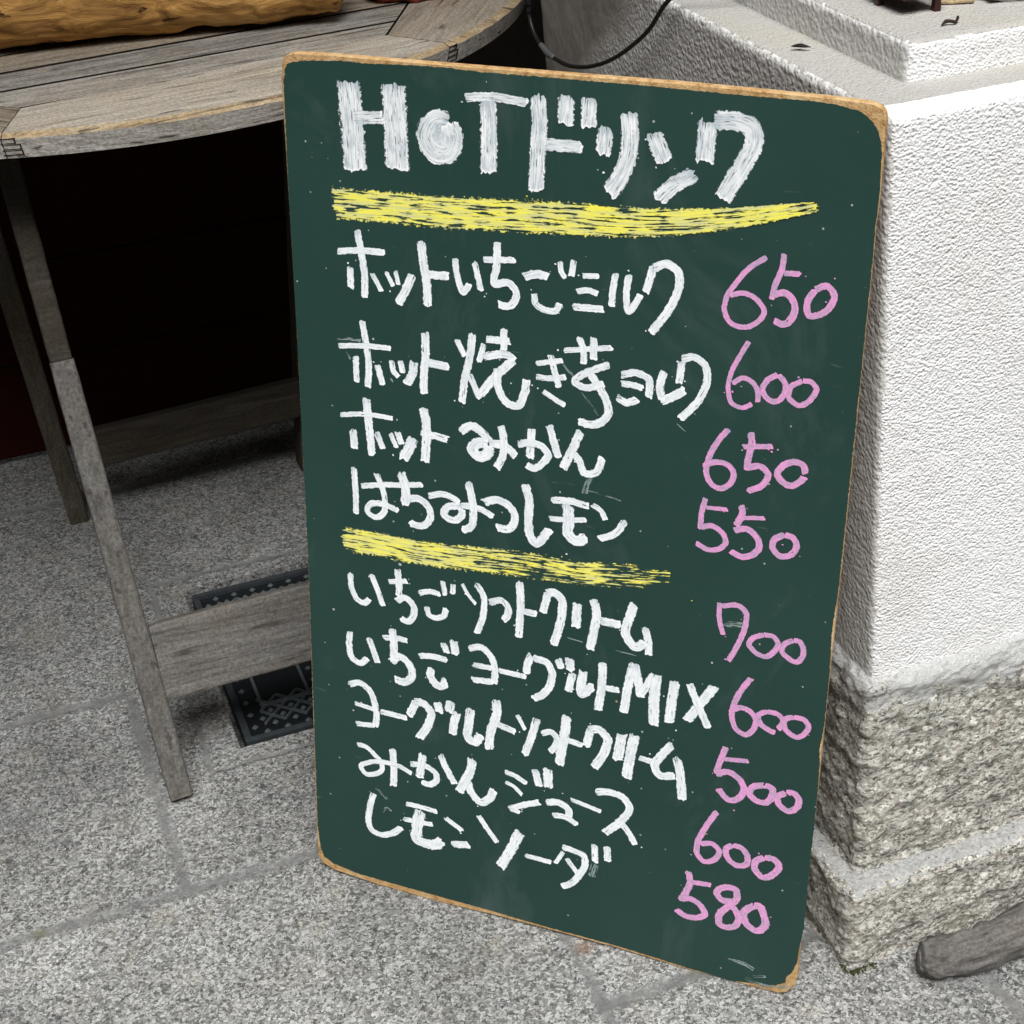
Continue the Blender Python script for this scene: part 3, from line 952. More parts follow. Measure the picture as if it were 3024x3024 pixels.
# ------------------------------------------------------------------ the chalkboard
DATA = [
(0,'w',23.3,[125.5,897.5,126.6,858.6,126.6,819.6]),
(0,'w',23.6,[168.8,898.3,168.5,865,168.3,824.4]),
(0,'w',11.8,[127.8,866.6,157.6,868.9]),
(0,'w',19.5,[218.9,868.9,208.7,870.7,197.6,855.7,205,842.6,216.6,843.5,222.8,854.6,218.9,868.9]),
(0,'w',16.5,[213,865.3,207.9,853.4,212.2,847.4]),
(0,'w',7.9,[234.5,891.6,258,893.8,292,891.2]),
(0,'w',15.6,[255.7,890.6,255.8,860.4,254.3,828.8]),
(0,'w',14.9,[300.7,897.8,301.4,870.2,299.4,849.5,297.8,818]),
(0,'w',10.8,[299.4,858,339.8,858.7]),
(0,'w',14.6,[325.5,899.6,324.7,875.1]),
(0,'w',14,[345.3,899.1,344.6,874.1]),
(0,'w',14.3,[359.6,875.9,357.7,853.7]),
(0,'w',15.7,[379,890.1,380.6,872.4,378.1,851.5,371.5,835.2,362,821.1]),
(0,'w',15.4,[399.9,875.2,410.4,851.7]),
(0,'w',13.8,[435.7,844.9,418.8,834.3,404.3,819.8]),
(0,'w',16.4,[444.7,887.6,443.2,854.6]),
(0,'w',15.8,[449.8,888.6,468.9,889.4,480.6,884.8,482.9,875.6,475.5,857.4,458.7,826.3]),
(20,'y',29.5,[101.9,788,157.7,789.7,223.2,791.3,270.9,793.7,320.5,796.3,401.8,801,461.9,810.3,491.8,816.9,518.9,823.5,535.4,827.8]),
(21,'y',28.2,[83.5,442.9,112.4,444.2,172.9,444.1,222.2,448.1,270.4,452.1,317.4,453.9]),
(21,'y',25.7,[298.7,453.1,335.9,454.6,363.3,458.2,395.7,462.7]),
(21,'y',17.7,[381.3,460.8,424,466.5]),
(1,'w',7.4,[124.4,765.7,126.3,748.3,128.8,724.8,127.1,702.5]),
(1,'w',6.6,[101.8,743.5,126.7,746.9,151,747.6]),
(1,'w',7.1,[114.5,730.2,113.6,709.5]),
(1,'w',5.2,[136.4,726.7,145.3,709.7]),
(1,'w',4.7,[150.9,729.3,157.4,716.7]),
(1,'w',4.6,[160.2,731.9,162.8,718.3]),
(1,'w',8.7,[177.7,730.9,171.2,717.8,161.2,700.1]),
(1,'w',8.9,[187.2,761.7,189.1,739.6,191.2,720.2,190.7,701.7]),
(1,'w',8.3,[188.7,731.7,213.4,732.6]),
(1,'w',6.4,[219.8,750.3,221.2,735.4,227.2,719.5,233.1,728.1]),
(1,'w',6.1,[238.4,748.5,244,722.5]),
(1,'w',6,[246.5,751.8,277.4,754.8]),
(1,'w',7.4,[261,769.6,259.4,747.5,257.4,730.9,269.9,733.4,277.2,726.5,275.5,716.6,268.4,711.3,259.4,713.1]),
(1,'w',8.2,[284.9,740.6,297.2,744.4,308.4,743.3]),
(1,'w',6.4,[294,726.7,295.8,716.8,305.6,712.2,314.4,713.3,317.9,720.5]),
(1,'w',5.2,[318.7,758.2,319.6,749.3,323.4,743.1]),
(1,'w',5.9,[331.2,761,328.7,745.6]),
(1,'w',5.3,[338.8,747.7,354,749]),
(1,'w',5.7,[333.5,732.9,343.6,735.1,353.6,733]),
(1,'w',6.9,[330,718.6,358.9,719.8]),
(1,'w',6.2,[369.1,753.6,366.4,737.8,365.6,723]),
(1,'w',6.4,[380.8,753.5,378.7,735.5,380.7,720.6,391.8,737.1]),
(1,'w',7.4,[402.4,763.4,399,751,395.5,738.5]),
(1,'w',7.8,[402.5,761.6,413.4,766.6,423.6,761.2,425.2,751.3,419.7,733,400.8,703.2]),
(2,'w',7.1,[122.8,679.5,125.1,659.1,126.6,635.2,123.9,612.4]),
(2,'w',5.6,[95.3,650.9,122,654.5,151.4,655.9]),
(2,'w',6.5,[113.5,643.4,112.6,616.7]),
(2,'w',6.7,[135.6,637.5,140.2,617]),
(2,'w',6,[150.7,643.8,152.2,633.5,157.3,627.9]),
(2,'w',6.2,[159.9,645.1,161.9,633.3]),
(2,'w',9.1,[174,646,171.6,633.1,164.5,621.6]),
(2,'w',8.5,[186.8,676.5,186.1,652.8,183.5,634.8,182.5,614.7]),
(2,'w',8.6,[186.3,646.7,209.5,645.8]),
(2,'w',6,[218.1,674.1,225.8,658.3]),
(2,'w',7.7,[233.9,681.2,231,660,224.9,636.6,220.8,611.9]),
(2,'w',6.7,[229.3,641.3,238.9,618.8]),
(2,'w',7.3,[247.1,677.9,271.6,678.6]),
(2,'w',7.3,[264.8,690.2,264.2,669.1]),
(2,'w',5.9,[244.9,673.1,239.1,654.5]),
(2,'w',7.9,[243.5,660.7,270.2,663.9,274.2,660.9]),
(2,'w',8.9,[274.2,661.9,259.5,647.7,239,622]),
(2,'w',8.2,[257.6,651.5,258,631,267,617.8,276.2,617.1,282.6,628.4,285.5,644.2]),
(2,'w',5.4,[294.7,660.9,321.2,667.5]),
(2,'w',5.8,[294.5,648.2,306.6,648.4,323.6,651.9]),
(2,'w',6.6,[308.9,670.8,312.7,655.3,316.5,640.7]),
(2,'w',5.5,[300.9,635.4,311.4,629.8,322.4,624.2]),
(2,'w',5.5,[321.3,677,366.7,685.6]),
(2,'w',6.5,[335.6,691.7,340,680,340,666.2]),
(2,'w',7.2,[349.3,692.5,349.3,671.4]),
(2,'w',7.1,[363.9,669.5,349.3,662.5,336.5,654.7,331.5,649,338.5,644.9,359.1,650.9]),
(2,'w',8,[344.4,660.8,352.3,650,361.1,635.2,363.2,623.3,357.3,614.2,348.4,609.7,334.4,611.2]),
(2,'w',7.2,[374.1,661.1,389,665.2,400,660.8,400.7,651,399.9,643]),
(2,'w',6.3,[374.7,653.2,387.2,653,394.9,651.2]),
(2,'w',7.3,[370.9,639.6,379.7,635.9,390.3,640.5]),
(2,'w',7.5,[413.6,670.6,410.2,654.4,412.3,642.8]),
(2,'w',8.5,[410.5,641.5,422.7,648.3,432.9,655.7]),
(2,'w',6.9,[429.3,681.5,427.1,660.8]),
(2,'w',7.2,[428.3,683.3,439.4,686.8,449.8,680.5,452.1,668.3,446.2,649.9,428.9,627.4]),
(3,'w',8.9,[121.4,601.3,122.3,574.1,123.1,554.4,123.4,542.2]),
(3,'w',5.3,[92.3,579.9,116.8,584.3,148.6,584.8]),
(3,'w',8.6,[104.7,565.9,104.9,545.8]),
(3,'w',6.9,[130.2,567.1,135.8,550.9]),
(3,'w',5.3,[144.8,568.9,150.5,554.4]),
(3,'w',6.9,[152.2,571.7,156.3,558.7]),
(3,'w',11.6,[169,568.4,164,556.6,156.5,543.2]),
(3,'w',9.8,[180.7,601.6,183.4,580.5,181.8,561.7,179.8,543.8]),
(3,'w',7.8,[177.1,575.1,205.2,572]),
(3,'w',9,[217.4,581.5,229.4,589.9,239.9,585.1,247,577.2]),
(3,'w',11.3,[245.8,573.2,236.3,573.8,229.6,565.2,235.8,559.7,244.4,563.3,246.9,573.4]),
(3,'w',8.9,[247,575.5,257.5,575.1,267.9,571.5,274,565]),
(3,'w',7.9,[259.1,595.6,261.8,580.1,260.3,563.8,253.6,550.2]),
(3,'w',7.6,[275.3,578.4,286.8,581.9,300.2,579.8,305.2,573.2,299.9,563.8,290.5,556.8,283.2,559.4]),
(3,'w',8.4,[289.6,597.1,287,565.4]),
(3,'w',7.8,[306.6,602.9,311.5,584.8,315.5,570.7]),
(3,'w',8.7,[337,601.5,330.9,586.9,319.5,560.7]),
(3,'w',7.7,[326.8,579.9,334.9,572.8,340.9,560.1,350,561.6,358,579.3]),
(4,'w',6.8,[102.5,524.9,102.5,500.1,101,473.7]),
(4,'w',6.3,[109.2,506.6,134.3,512.4,151.5,514.9,175.9,519.7]),
(4,'w',6.7,[126.6,523.4,131.8,509.1,134.1,494.2,131.3,480.3,122.3,474.7,114,480,117.4,487.9,129.1,491,148.8,486.3]),
(4,'w',10.2,[153.3,529.3,157,514.5,157.3,503.2,154.4,494.1]),
(4,'w',8.1,[157.1,500.3,170.4,503.6,181.2,496.1,182.5,485.8,173.5,474.6,159.4,475.3]),
(4,'w',7,[180.9,508.3,197.7,513.2,208.6,510.4,214,507.2]),
(4,'w',8,[217.5,503.6,200.8,499.6,196.8,492.2,205.8,486.8,215.2,492.8,216.5,501.5]),
(4,'w',6.9,[215.7,504.7,226.6,505.2,235.7,504.1,249,498.5]),
(4,'w',8.4,[224,530.8,227,515.6,228.2,498,224.9,483.2,215.5,477.6]),
(4,'w',8.6,[238.9,511.9,254.8,517.3,266.5,511.8,271.1,501.4,264.9,488.9,251,487.8]),
(4,'w',9.2,[281.6,538.7,285.7,524.4,284.7,498.8,286.4,484.7,290.2,478.7,306.5,496.2]),
(4,'w',7.4,[307.4,526.7,325.5,529,344.8,527]),
(4,'w',5.9,[305.2,507.2,324.4,509.2,342.4,512.5]),
(4,'w',11.6,[324,525.2,325.3,508.3,324.8,494,332.9,488.4,341.9,494.7]),
(4,'w',5.8,[347.6,529.5,356.5,524.1,361.2,515]),
(4,'w',7.3,[379.8,518.4,370.7,503.7,354.7,494.6]),
(5,'w',6.9,[89,404.7,90,385.5,96.1,374.4,103,372.8,109.4,379.3]),
(5,'w',6.7,[113,408.6,118.3,393.4,123.9,374.1]),
(5,'w',6,[131.7,403.3,153.4,408.7]),
(5,'w',7.5,[143,419.6,143.8,401.7,142.5,388.2]),
(5,'w',7.7,[139.2,382.4,149.3,388.7,158.6,380.4,158,370,149.6,361,142.9,363.7]),
(5,'w',6.5,[164.8,397.5,178,401.7,188.9,401]),
(5,'w',6.1,[192.1,417.1,194.2,401.1]),
(5,'w',5.8,[203.4,415.9,202.4,403.8]),
(5,'w',6.8,[173.2,383.5,175.6,373.8,184.2,372.6,192.1,377.4,194.4,386]),
(5,'w',4.1,[213.3,418,219,407.2,227.5,397.1]),
(5,'w',7.2,[228.4,421.1,235,410.6,235.3,390.7,226.8,363.6]),
(5,'w',7.9,[241.3,402.2,254.8,407.5,261.2,401.7,261,393.3,255.8,385]),
(5,'w',8.5,[274.1,432.6,274.8,415.2,273.7,391.2,272.1,369.2]),
(5,'w',7.8,[274.5,400.9,292,399.9]),
(5,'w',8.4,[303.2,425.8,297.5,402.3]),
(5,'w',9.3,[301,425.1,309.7,427.8,317.1,421.7,317.6,410.1,314.7,391.8,307.9,368.8]),
(5,'w',10.1,[333.2,421.6,331.4,393.1]),
(5,'w',9.4,[349.1,428.5,352.2,417.6,350.2,396.1,345.4,371.2]),
(5,'w',9.3,[355.4,406.6,376.5,406.5]),
(5,'w',9.9,[389.7,432.4,385.8,417.8,381.8,397.2,391.4,385.2,401.8,392.8]),
(5,'w',8.1,[400.4,409.4,403.8,396.2,405.1,378.9]),
(6,'w',7.6,[83.3,335.1,81.2,316.1,84.3,301.3,92.6,298.1,101.8,306.6]),
(6,'w',7.5,[104.8,331.6,108.7,318.5,113.1,302.8]),
(6,'w',6.8,[121.3,335.3,137.6,338.3,149.5,337.8]),
(6,'w',9.2,[132.9,348.6,133.2,325.3,132.3,309.8]),
(6,'w',9.3,[128.5,307.6,139.9,316.6,151.2,306.5,151.7,295.1,141.6,286.2,131.5,287.7]),
(6,'w',7.3,[161.6,322.2,175.9,325.5,192.8,324.4]),
(6,'w',7.7,[189.1,344.8,193.2,333.2]),
(6,'w',9.6,[200.9,349.9,203,332.4]),
(6,'w',9.6,[174.6,311.3,173.4,300.2,182.4,290.8,192.1,296.9]),
(6,'w',6.2,[188.9,302.5,186,291.6]),
(6,'w',7.9,[217.9,344.5,231.2,348.7,242.2,338.8,245.3,325.9,243.6,307.9]),
(6,'w',6.6,[221.2,325.9,243,326.6]),
(6,'w',7.5,[219.4,307.9,243.7,310.4]),
(6,'w',6.7,[249.8,325.7,279.2,325.1]),
(6,'w',8.5,[286.2,348.5,292.8,348.2,301.6,346,305.9,337.2,304.7,323.3,296.7,308.9,285.3,299.9]),
(6,'w',8.5,[285.1,352,280.4,339.8,279.1,328.4]),
(6,'w',8.7,[312.7,354,316.5,342.1]),
(6,'w',9.8,[324.8,357.4,325.2,342.9]),
(6,'w',8.6,[328,340.5,322.9,317.8]),
(6,'w',9.9,[338.9,346.1,337.7,318.9,349.7,331.6]),
(6,'w',9.2,[358.8,361,358.4,338.5,354.1,303]),
(6,'w',7.3,[359.5,331.5,375.6,332.3]),
(6,'w',9.5,[390.1,366.4,385.2,341.3,380.7,307.1]),
(6,'w',9.5,[391.2,365.5,394.6,349.5,398.1,328.6]),
(6,'w',8.3,[411.3,359.4,402.1,341.7,397,330.8]),
(6,'w',11.1,[413.4,358.7,411.3,329.4,411.4,300]),
(6,'w',10.5,[431.7,356.5,428.7,331.2,426.6,306.3]),
(6,'w',8.2,[445.6,357.4,454.6,335.1,465.7,311.3]),
(6,'w',10,[470.1,359.2,456.6,335.6,443.8,313.1]),
(7,'w',7.8,[77.4,267.6,89.5,272.9,100.2,266.5,106.3,248.1,107.1,233.6,104.4,220.8]),
(7,'w',5.8,[81.9,245.4,105.9,242.7]),
(7,'w',6.8,[81.7,219.1,104.5,222.2]),
(7,'w',7.2,[112,242.2,143.8,241.4]),
(7,'w',9.4,[154.9,265.3,145.8,244.6]),
(7,'w',9.9,[151.8,264.5,163.2,264.7,171.2,256.2,168,240.9,156,219.2]),
(7,'w',9.8,[179.6,270,181.4,257.4]),
(7,'w',11,[194.7,275,191.7,260]),
(7,'w',10,[201.3,263,197.1,248.2,195.2,233.2]),
(7,'w',10.7,[216.9,271.4,213.7,249.8,213.1,233.8,218.9,230.7,227.6,242.8]),
(7,'w',10.4,[245.3,289.3,246.1,276,238.3,248.2,235.2,225]),
(7,'w',8.1,[244.5,260.2,266.3,255.3]),
(7,'w',5.1,[268,277,276.8,260.6]),
(7,'w',8.8,[289.6,277.9,283.5,254.5,275,228.9]),
(7,'w',7.3,[293.9,260.4,305.2,264.6,310.8,257,309.6,251.5,302.7,239.4]),
(7,'w',10.6,[321.2,288.9,318.7,262.9,315.2,242.6,312.8,226.4]),
(7,'w',7.2,[313.1,260.2,327.7,258.8,338.8,256.6]),
(7,'w',8.9,[346.6,278.9,341.6,256]),
(7,'w',9.7,[344.4,277.7,354.3,280.9,364.3,272,362.1,258.8,350,232.4]),
(7,'w',11.2,[379.5,282.2,377.4,267.9,374.3,247.9]),
(7,'w',11.2,[392.5,284.3,388.4,260.6,384.4,228.8]),
(7,'w',7,[397.2,257.8,412.4,256.8]),
(7,'w',9.3,[431,283,420.7,267.8,413.5,252,418,243,434.1,246.1]),
(7,'w',9.8,[435.7,268,439.4,248.8,442.4,218.3]),
(8,'w',6.4,[80.2,191.4,90.2,191.7,101.2,183.6,108,176.2,108.9,166.1,100.5,158,87.6,155.7,83.4,162.7,94.1,171.9,115.4,177,132,175.7,145.1,170]),
(8,'w',8.8,[123.4,196.9,123.5,173.4,121.3,147.3]),
(8,'w',7.6,[142.7,182.6,161.3,184.7,173.2,177.6,172.7,168.3,165.2,161.7,156,162]),
(8,'w',9.8,[159,199.4,156,182.2,153.1,166.5]),
(8,'w',8.4,[179.5,204.3,185.9,187.9,195.2,169.9]),
(8,'w',10.5,[215.8,208.2,214.3,195.5,207.7,180.1,198.8,160.6]),
(8,'w',9.9,[209.6,178.4,214.1,163.7,223.8,154.9,233,160.9,239.5,175.2]),
(8,'w',6.5,[252.6,201.8,262.3,200.5,276.8,193.3]),
(8,'w',5.1,[253.2,189.1,262,185.9,271.6,177.3]),
(8,'w',8.7,[286.4,214.8,290.4,193.7]),
(8,'w',11.1,[300.3,218.5,301,194.4]),
(8,'w',7.8,[256.3,154.8,269.3,163.1,291,173.7]),
(8,'w',5.1,[257.3,155.1,269.1,153.9]),
(8,'w',8.7,[297.8,175.6,313.3,178.8,322.8,172.5,322.8,163.5]),
(8,'w',7.3,[304.4,160.5,318,162.1,332.3,156.1]),
(8,'w',5.5,[324.8,186.5,339.1,183.8,358,180.3]),
(8,'w',8.9,[351.8,203.4,367.2,207.2,382.1,203.6,387.8,194.3,381.5,178.1,361,153.1]),
(8,'w',7.6,[374.9,176.2,386.3,163.9,394.9,148.4]),
(9,'w',7.8,[96.2,130.7,90.5,110.6,87.4,90.4,90.1,79.5,100.2,75.7,114.2,80.7,127.8,93.4]),
(9,'w',6.6,[134.9,127.8,152.5,128.1,172.4,127.1]),
(9,'w',6.7,[131.1,105.8,166.5,108.4]),
(9,'w',13.6,[152.2,123.3,146.7,97.9,145.8,82.3,155.8,79.9,168.5,82.2,176.4,89.4]),
(9,'w',6.6,[181.2,122.1,201.3,110]),
(9,'w',9.7,[187.1,87.7,208.8,93.2]),
(9,'w',6.8,[220.8,136.7,229.9,121.9,241.5,106.5]),
(9,'w',12.2,[268.1,128.3,257.6,103,243.6,73.9]),
(9,'w',6.5,[273.5,98.4,302.3,98.2]),
(9,'w',5.1,[316.2,115.9,307.2,98]),
(9,'w',8,[314.3,122.2,326.9,121.4,339.5,117.1,340.5,106.9,334.6,92.3,325.7,77.7,314.8,69.6]),
(9,'w',6.2,[320,108.9,332.6,91.7]),
(9,'w',7.6,[351,136.6,351.6,112.6]),
(9,'w',8.1,[364.4,138.3,365.5,118]),
(11,'p',4.8,[498,781.7,484.1,771.3,473.3,756.7,465.4,742.3,464.7,731,470.9,721.4,481.1,719.4,492.5,724.9,498.1,735.2,493.1,743.3,481.3,749,468.3,745.8]),
(11,'p',5.2,[512,786.3,511.1,774.3,506,759,503.6,746.2]),
(11,'p',5,[512.2,769.8,526.3,770.7]),
(11,'p',6.3,[503.4,750.1,515.4,753.1,522.6,745.4,521.8,733.4,515.4,726.3,506.1,728.3]),
(11,'p',5.9,[539,759,548.3,763.2,554.7,755.5,551.7,745.8,544.8,738.7,535.2,736.7,533.1,745.9,539,759]),
(12,'p',4.5,[486.4,707.2,478.5,691.4,472.1,675.6,470.7,661.2,474.8,649.1,483.7,646.6,492.2,651.7]),
(12,'p',4.7,[474,667.5,483.2,673.9,493.7,668.7,496.4,661.6,496.8,653.3]),
(12,'p',5.3,[512.6,681.4,503.6,674.3,500.2,665.5,505.3,657.9,511.6,656.3,518.3,663.2,519.2,674.1,512.6,681.4]),
(12,'p',5.1,[533.6,678.6,523.3,670.5,523,662.2,531.9,656,542.2,664.2,545.4,673.8,540.4,678.8,533.6,678.6]),
(13,'p',5.6,[472.5,625.2,462.8,610.5,455.8,593.7,454.2,579.9,459.5,569.5,467.3,566.7,475.4,572.3,478.8,583.4,473.3,590.7,463.5,592,451.2,585.8]),
(13,'p',6.5,[492.3,624.7,493.4,614.7,490.8,598.1,490.6,587.6]),
(13,'p',5.2,[485.5,610.1,512.3,614.8]),
(13,'p',6.1,[490.5,590.6,502.6,594.1,509.1,587.8,505.5,577.5,492.2,568.4]),
(13,'p',6.3,[541.1,593.3,539.2,601,531.1,603.3,522,598.1,517.1,589.9,522.2,582.6,529.8,580.2,537.5,586,541.2,591.1]),
(14,'p',5.3,[454.4,555.2,451.4,539.7,450.5,523.1]),
(14,'p',4.4,[455.1,545.7,475.1,547.1]),
(14,'p',5.5,[450.5,524.7,461,528.2,471.9,521.7,474.3,514.3,469.6,507.1,459.8,503.6,447,508.3]),
(14,'p',6.6,[487,553.8,488.3,547.9,483.4,532.4]),
(14,'p',4.4,[489.3,541.6,508.6,544.8]),
(14,'p',6.5,[481.5,527.4,493.3,531.2,502.7,523.7,505.2,515.6,499.4,506.6,491.1,502.6,479.6,505.9]),
(14,'p',6.2,[527.2,532.2,517.3,524.1,517,517.1,524.3,509.9,533.8,513.4,538,522.7,534.1,530.4,527.2,532.2]),
(15,'p',5,[471.2,451,471.9,432.2,475.9,417.5]),
(15,'p',5.5,[473.2,447.6,489.7,451.1,495.9,446,496.4,434.1,491.4,413.1,481.7,389.7]),
(15,'p',5.5,[514.1,425.9,503.9,420.2,500.4,414.2,506.9,405.2,516.1,402.9,524,410,527.1,420.2,522.3,426,514.1,425.9]),
(15,'p',5.6,[540.9,425.9,533.1,419.8,531.3,411.6,537.6,406.1,545.2,403.5,550,409.8,550.1,420.2,546.1,426.2,540.9,425.9]),
(16,'p',6,[504.5,376.8,494.6,358.8,489.1,342,488.2,327.1,494.2,314.8,502.1,312.2,508.8,319.4,510.5,332.7,503.9,340.2,496.1,341.5,485.5,333.8]),
(16,'p',5.8,[521.5,343.6,513.3,337.1,515.3,328.4,523.3,323.1,530.3,321.2]),
(16,'p',5.8,[521.5,343.6,531.5,342.5,536.3,338.3,532.4,325.4]),
(16,'p',5.8,[546.6,343.6,538.5,338.8,538.3,329.7,544,323.8,551,321.9,558.8,329.4,560.7,336.2,556.5,342.4,546.6,343.6]),
(17,'p',6.4,[483.6,293.8,480.4,280.8,476.6,267,475.3,258.9]),
(17,'p',5.3,[482.6,278.8,506.5,282.6]),
(17,'p',7.1,[474.8,258.7,487.5,264.7,498.5,258.7,503.2,249.6,498.4,236.5,490,231.6,477.6,242.5]),
(17,'p',7.2,[523,258.9,511.6,253.2,508.7,245.9,515.5,238.7,525.1,238.8,531,248.2,530.5,257.1,523,258.9]),
(17,'p',6.9,[544.3,255.8,536.3,248.4,537.8,241,547.6,234.7,555.6,242.2,556.6,251.5,550.5,257.5,544.3,255.8]),
(18,'p',6.4,[477.6,214.2,466.3,190.1,459.2,167.6,459.6,156.7,466.6,149.2,476.5,153.6,481.6,167.4,474.7,173.6,462.5,170]),
(18,'p',6.8,[495.5,178.4,488.6,170.9,490.7,160.6,501,154.1,509.6,158.1,510.2,169.2,504.4,177,495.5,178.4]),
(18,'p',7.5,[527.5,172.4,519.2,165.1,518.5,155.3,527.7,147.2,537.2,154.2,541.8,167.9,536.2,173,527.5,172.4]),
(19,'p',7.6,[450.7,131.8,453.4,120,449.8,104.7,444.4,91.5]),
(19,'p',6.3,[454,118.7,474.9,121]),
(19,'p',7.4,[442.1,93.6,455.8,96.6,466.3,89.9,470.1,81.1,460,73.5,449.6,73,439,78.3]),
(19,'p',7.8,[498.5,107.4,486.2,106.2,481.4,113.2,488.9,122.6,500.1,123.3,502.7,114.3,494.3,100.3,484.8,84.4,486.3,73.4,496.6,72.5,505.2,83.9,502.4,95.8,494.2,103.1]),
(19,'p',8.5,[519.7,108.5,510.2,96.9,513.1,83.6,524.6,77.4,532,85.6,530.1,100.6,525.2,110.2,519.7,108.5]),
(22,'s',6,[474,428.3,486,430.8,498.8,432.9]),
(23,'s',8.5,[351.6,110.3,349.7,102.7,347.7,92.8]),
(24,'s',5.7,[347,556.9,342.9,549.7,340.4,538.5]),
(25,'s',1.5,[339.9,542.8,356.2,541.3,375.4,538.3]),
(26,'s',2.6,[319.7,664.3,325.6,658.2,332.5,652.1]),
(27,'s',1.6,[336.5,641.6,344.4,631.6,354.3,618.9]),
(28,'s',1.2,[426.2,622.9,434,616.1]),
(29,'s',3.2,[94.8,658.8,105.9,659.2,120.2,659.7]),
(30,'s',2,[103.9,647.9,107.6,638.9]),
(31,'s',1.9,[148.4,625.6,151.4,621.8]),
(32,'s',1.1,[316.8,381,325.4,379.9,338.4,378.6]),
(33,'s',1.3,[366.2,376.6,375.7,376.4,395.8,375.6]),
(34,'s',3.1,[99.4,139.6,105.8,133.8,113,127.3]),
(35,'s',2.7,[105.8,108.2,111.4,115.5,117.1,112.4]),
(36,'s',4.9,[496.3,29,512.9,29.4,524.7,24.9]),
(37,'s',3,[523.5,15.9,536.5,20]),
(38,'s',4.1,[515.4,10.9,537.1,7.7,559.7,14.7])]
OUT = [[58.9, 895.9], [60.8, 907.6], [64.2, 914.5], [69.8, 917.7], [78.3, 918.8], [117.8, 918.9], [213.1, 917.8], [418.5, 916.1], [479.8, 914.8], [525.5, 913.6], [559.3, 912.4], [573.5, 911.1], [579.6, 908.8], [582.7, 904.9], [584.0, 898.9], [583.7, 887.5], [583.5, 837.9], [582.2, 815.0], [581.8, 773.9], [577.5, 500.3], [574.7, 377.5], [573.1, 270.0], [568.3, 75.6], [568.2, 27.7], [566.1, 16.0], [559.0, 5.6], [550.8, 1.3], [524.2, 0.6], [449.8, -0.1], [376.8, 3.2], [290.2, 3.3], [229.3, 2.6], [176.7, 0.1], [90.1, 1.0], [38.8, 5.3], [22.4, 11.5], [17.6, 21.9], [19.2, 62.9], [40.1, 405.0], [51.3, 657.7], [55.5, 783.5]]
PAINT = [[61.7, 893.1], [64.1, 903.5], [66.9, 908.6], [71.5, 910.3], [84.3, 912.3], [100.9, 913.3], [117.4, 914.6], [143.6, 913.7], [184.1, 914.9], [217.0, 915.0], [249.8, 913.5], [303.8, 913.0], [390.6, 912.1], [446.3, 910.6], [480.0, 909.9], [503.1, 909.7], [524.2, 909.6], [545.7, 908.1], [564.4, 904.1], [572.8, 898.3], [578.9, 889.5], [582.0, 879.6], [582.8, 870.5], [583.1, 860.8], [583.5, 837.9], [582.5, 812.0], [582.5, 779.6], [577.8, 500.4], [576.9, 475.4], [575.3, 455.9], [574.8, 445.5], [575.7, 389.5], [574.7, 340.8], [572.0, 311.1], [573.5, 301.8], [573.5, 239.7], [571.7, 161.2], [571.4, 96.9], [568.8, 73.9], [567.2, 49.2], [562.6, 34.0], [557.4, 26.7], [557.1, 19.2], [545.3, 10.0], [523.9, 6.6], [500.8, 1.7], [449.7, 3.6], [376.7, 7.4], [290.3, 7.1], [229.5, 8.9], [129.9, 9.6], [68.5, 10.5], [37.1, 16.0], [25.6, 22.8], [22.7, 35.1], [21.4, 63.6], [41.3, 405.2], [52.4, 657.8], [56.5, 783.6]]
BU, BV, BN = Vector((0.727991, -0.685587, 0.0)), Vector((0.053791, 0.057117, 0.996917)), Vector((-0.683474, -0.725747, 0.078459))
BO = Vector((0.193414, 1.368754, 0.0))
mb = bpy.data.objects.new('menu_board', None)
mb.empty_display_size = 0.1
COL.objects.link(mb)
mb.matrix_world = Matrix(((BU.x, BV.x, BN.x, BO.x), (BU.y, BV.y, BN.y, BO.y), (BU.z, BV.z, BN.z, BO.z), (0, 0, 0, 1)))
tag(mb, 'green chalkboard menu with white Japanese lettering and pink prices, leaning on the pavement', 'menu board')
TH = 0.007
def cr_spline(pts, closed, step):
    n = len(pts)
    out = []
    for i in range(n if closed else n - 1):
        if closed:
            p0, p1, p2, p3 = (pts[(i + k) % n] for k in (-1, 0, 1, 2))
        else:
            p0, p1, p2, p3 = pts[max(0, i - 1)], pts[i], pts[i + 1], pts[min(n - 1, i + 2)]
        L = (p2 - p1).length
        m = max(1, int(L / step))
        # centripetal tangents keep long and short spans from overshooting
        d1 = max(1e-6, (p1 - p0).length)
        d2 = max(1e-6, L)
        d3 = max(1e-6, (p3 - p2).length)
        t1 = ((p2 - p1) / d2 * d1 + (p1 - p0) / d1 * d2) / (d1 + d2) if (p1 - p0).length > 1e-6 else (p2 - p1) / d2
        t2 = ((p3 - p2) / d3 * d2 + (p2 - p1) / d2 * d3) / (d2 + d3) if (p3 - p2).length > 1e-6 else (p2 - p1) / d2
        for k in range(m):
            t = k / m
            out.append((2 * t ** 3 - 3 * t * t + 1) * p1 + (t ** 3 - 2 * t * t + t) * L * t1 + (-2 * t ** 3 + 3 * t * t) * p2 + (t ** 3 - t * t) * L * t2)
    if not closed:
        out.append(pts[-1])
    return out
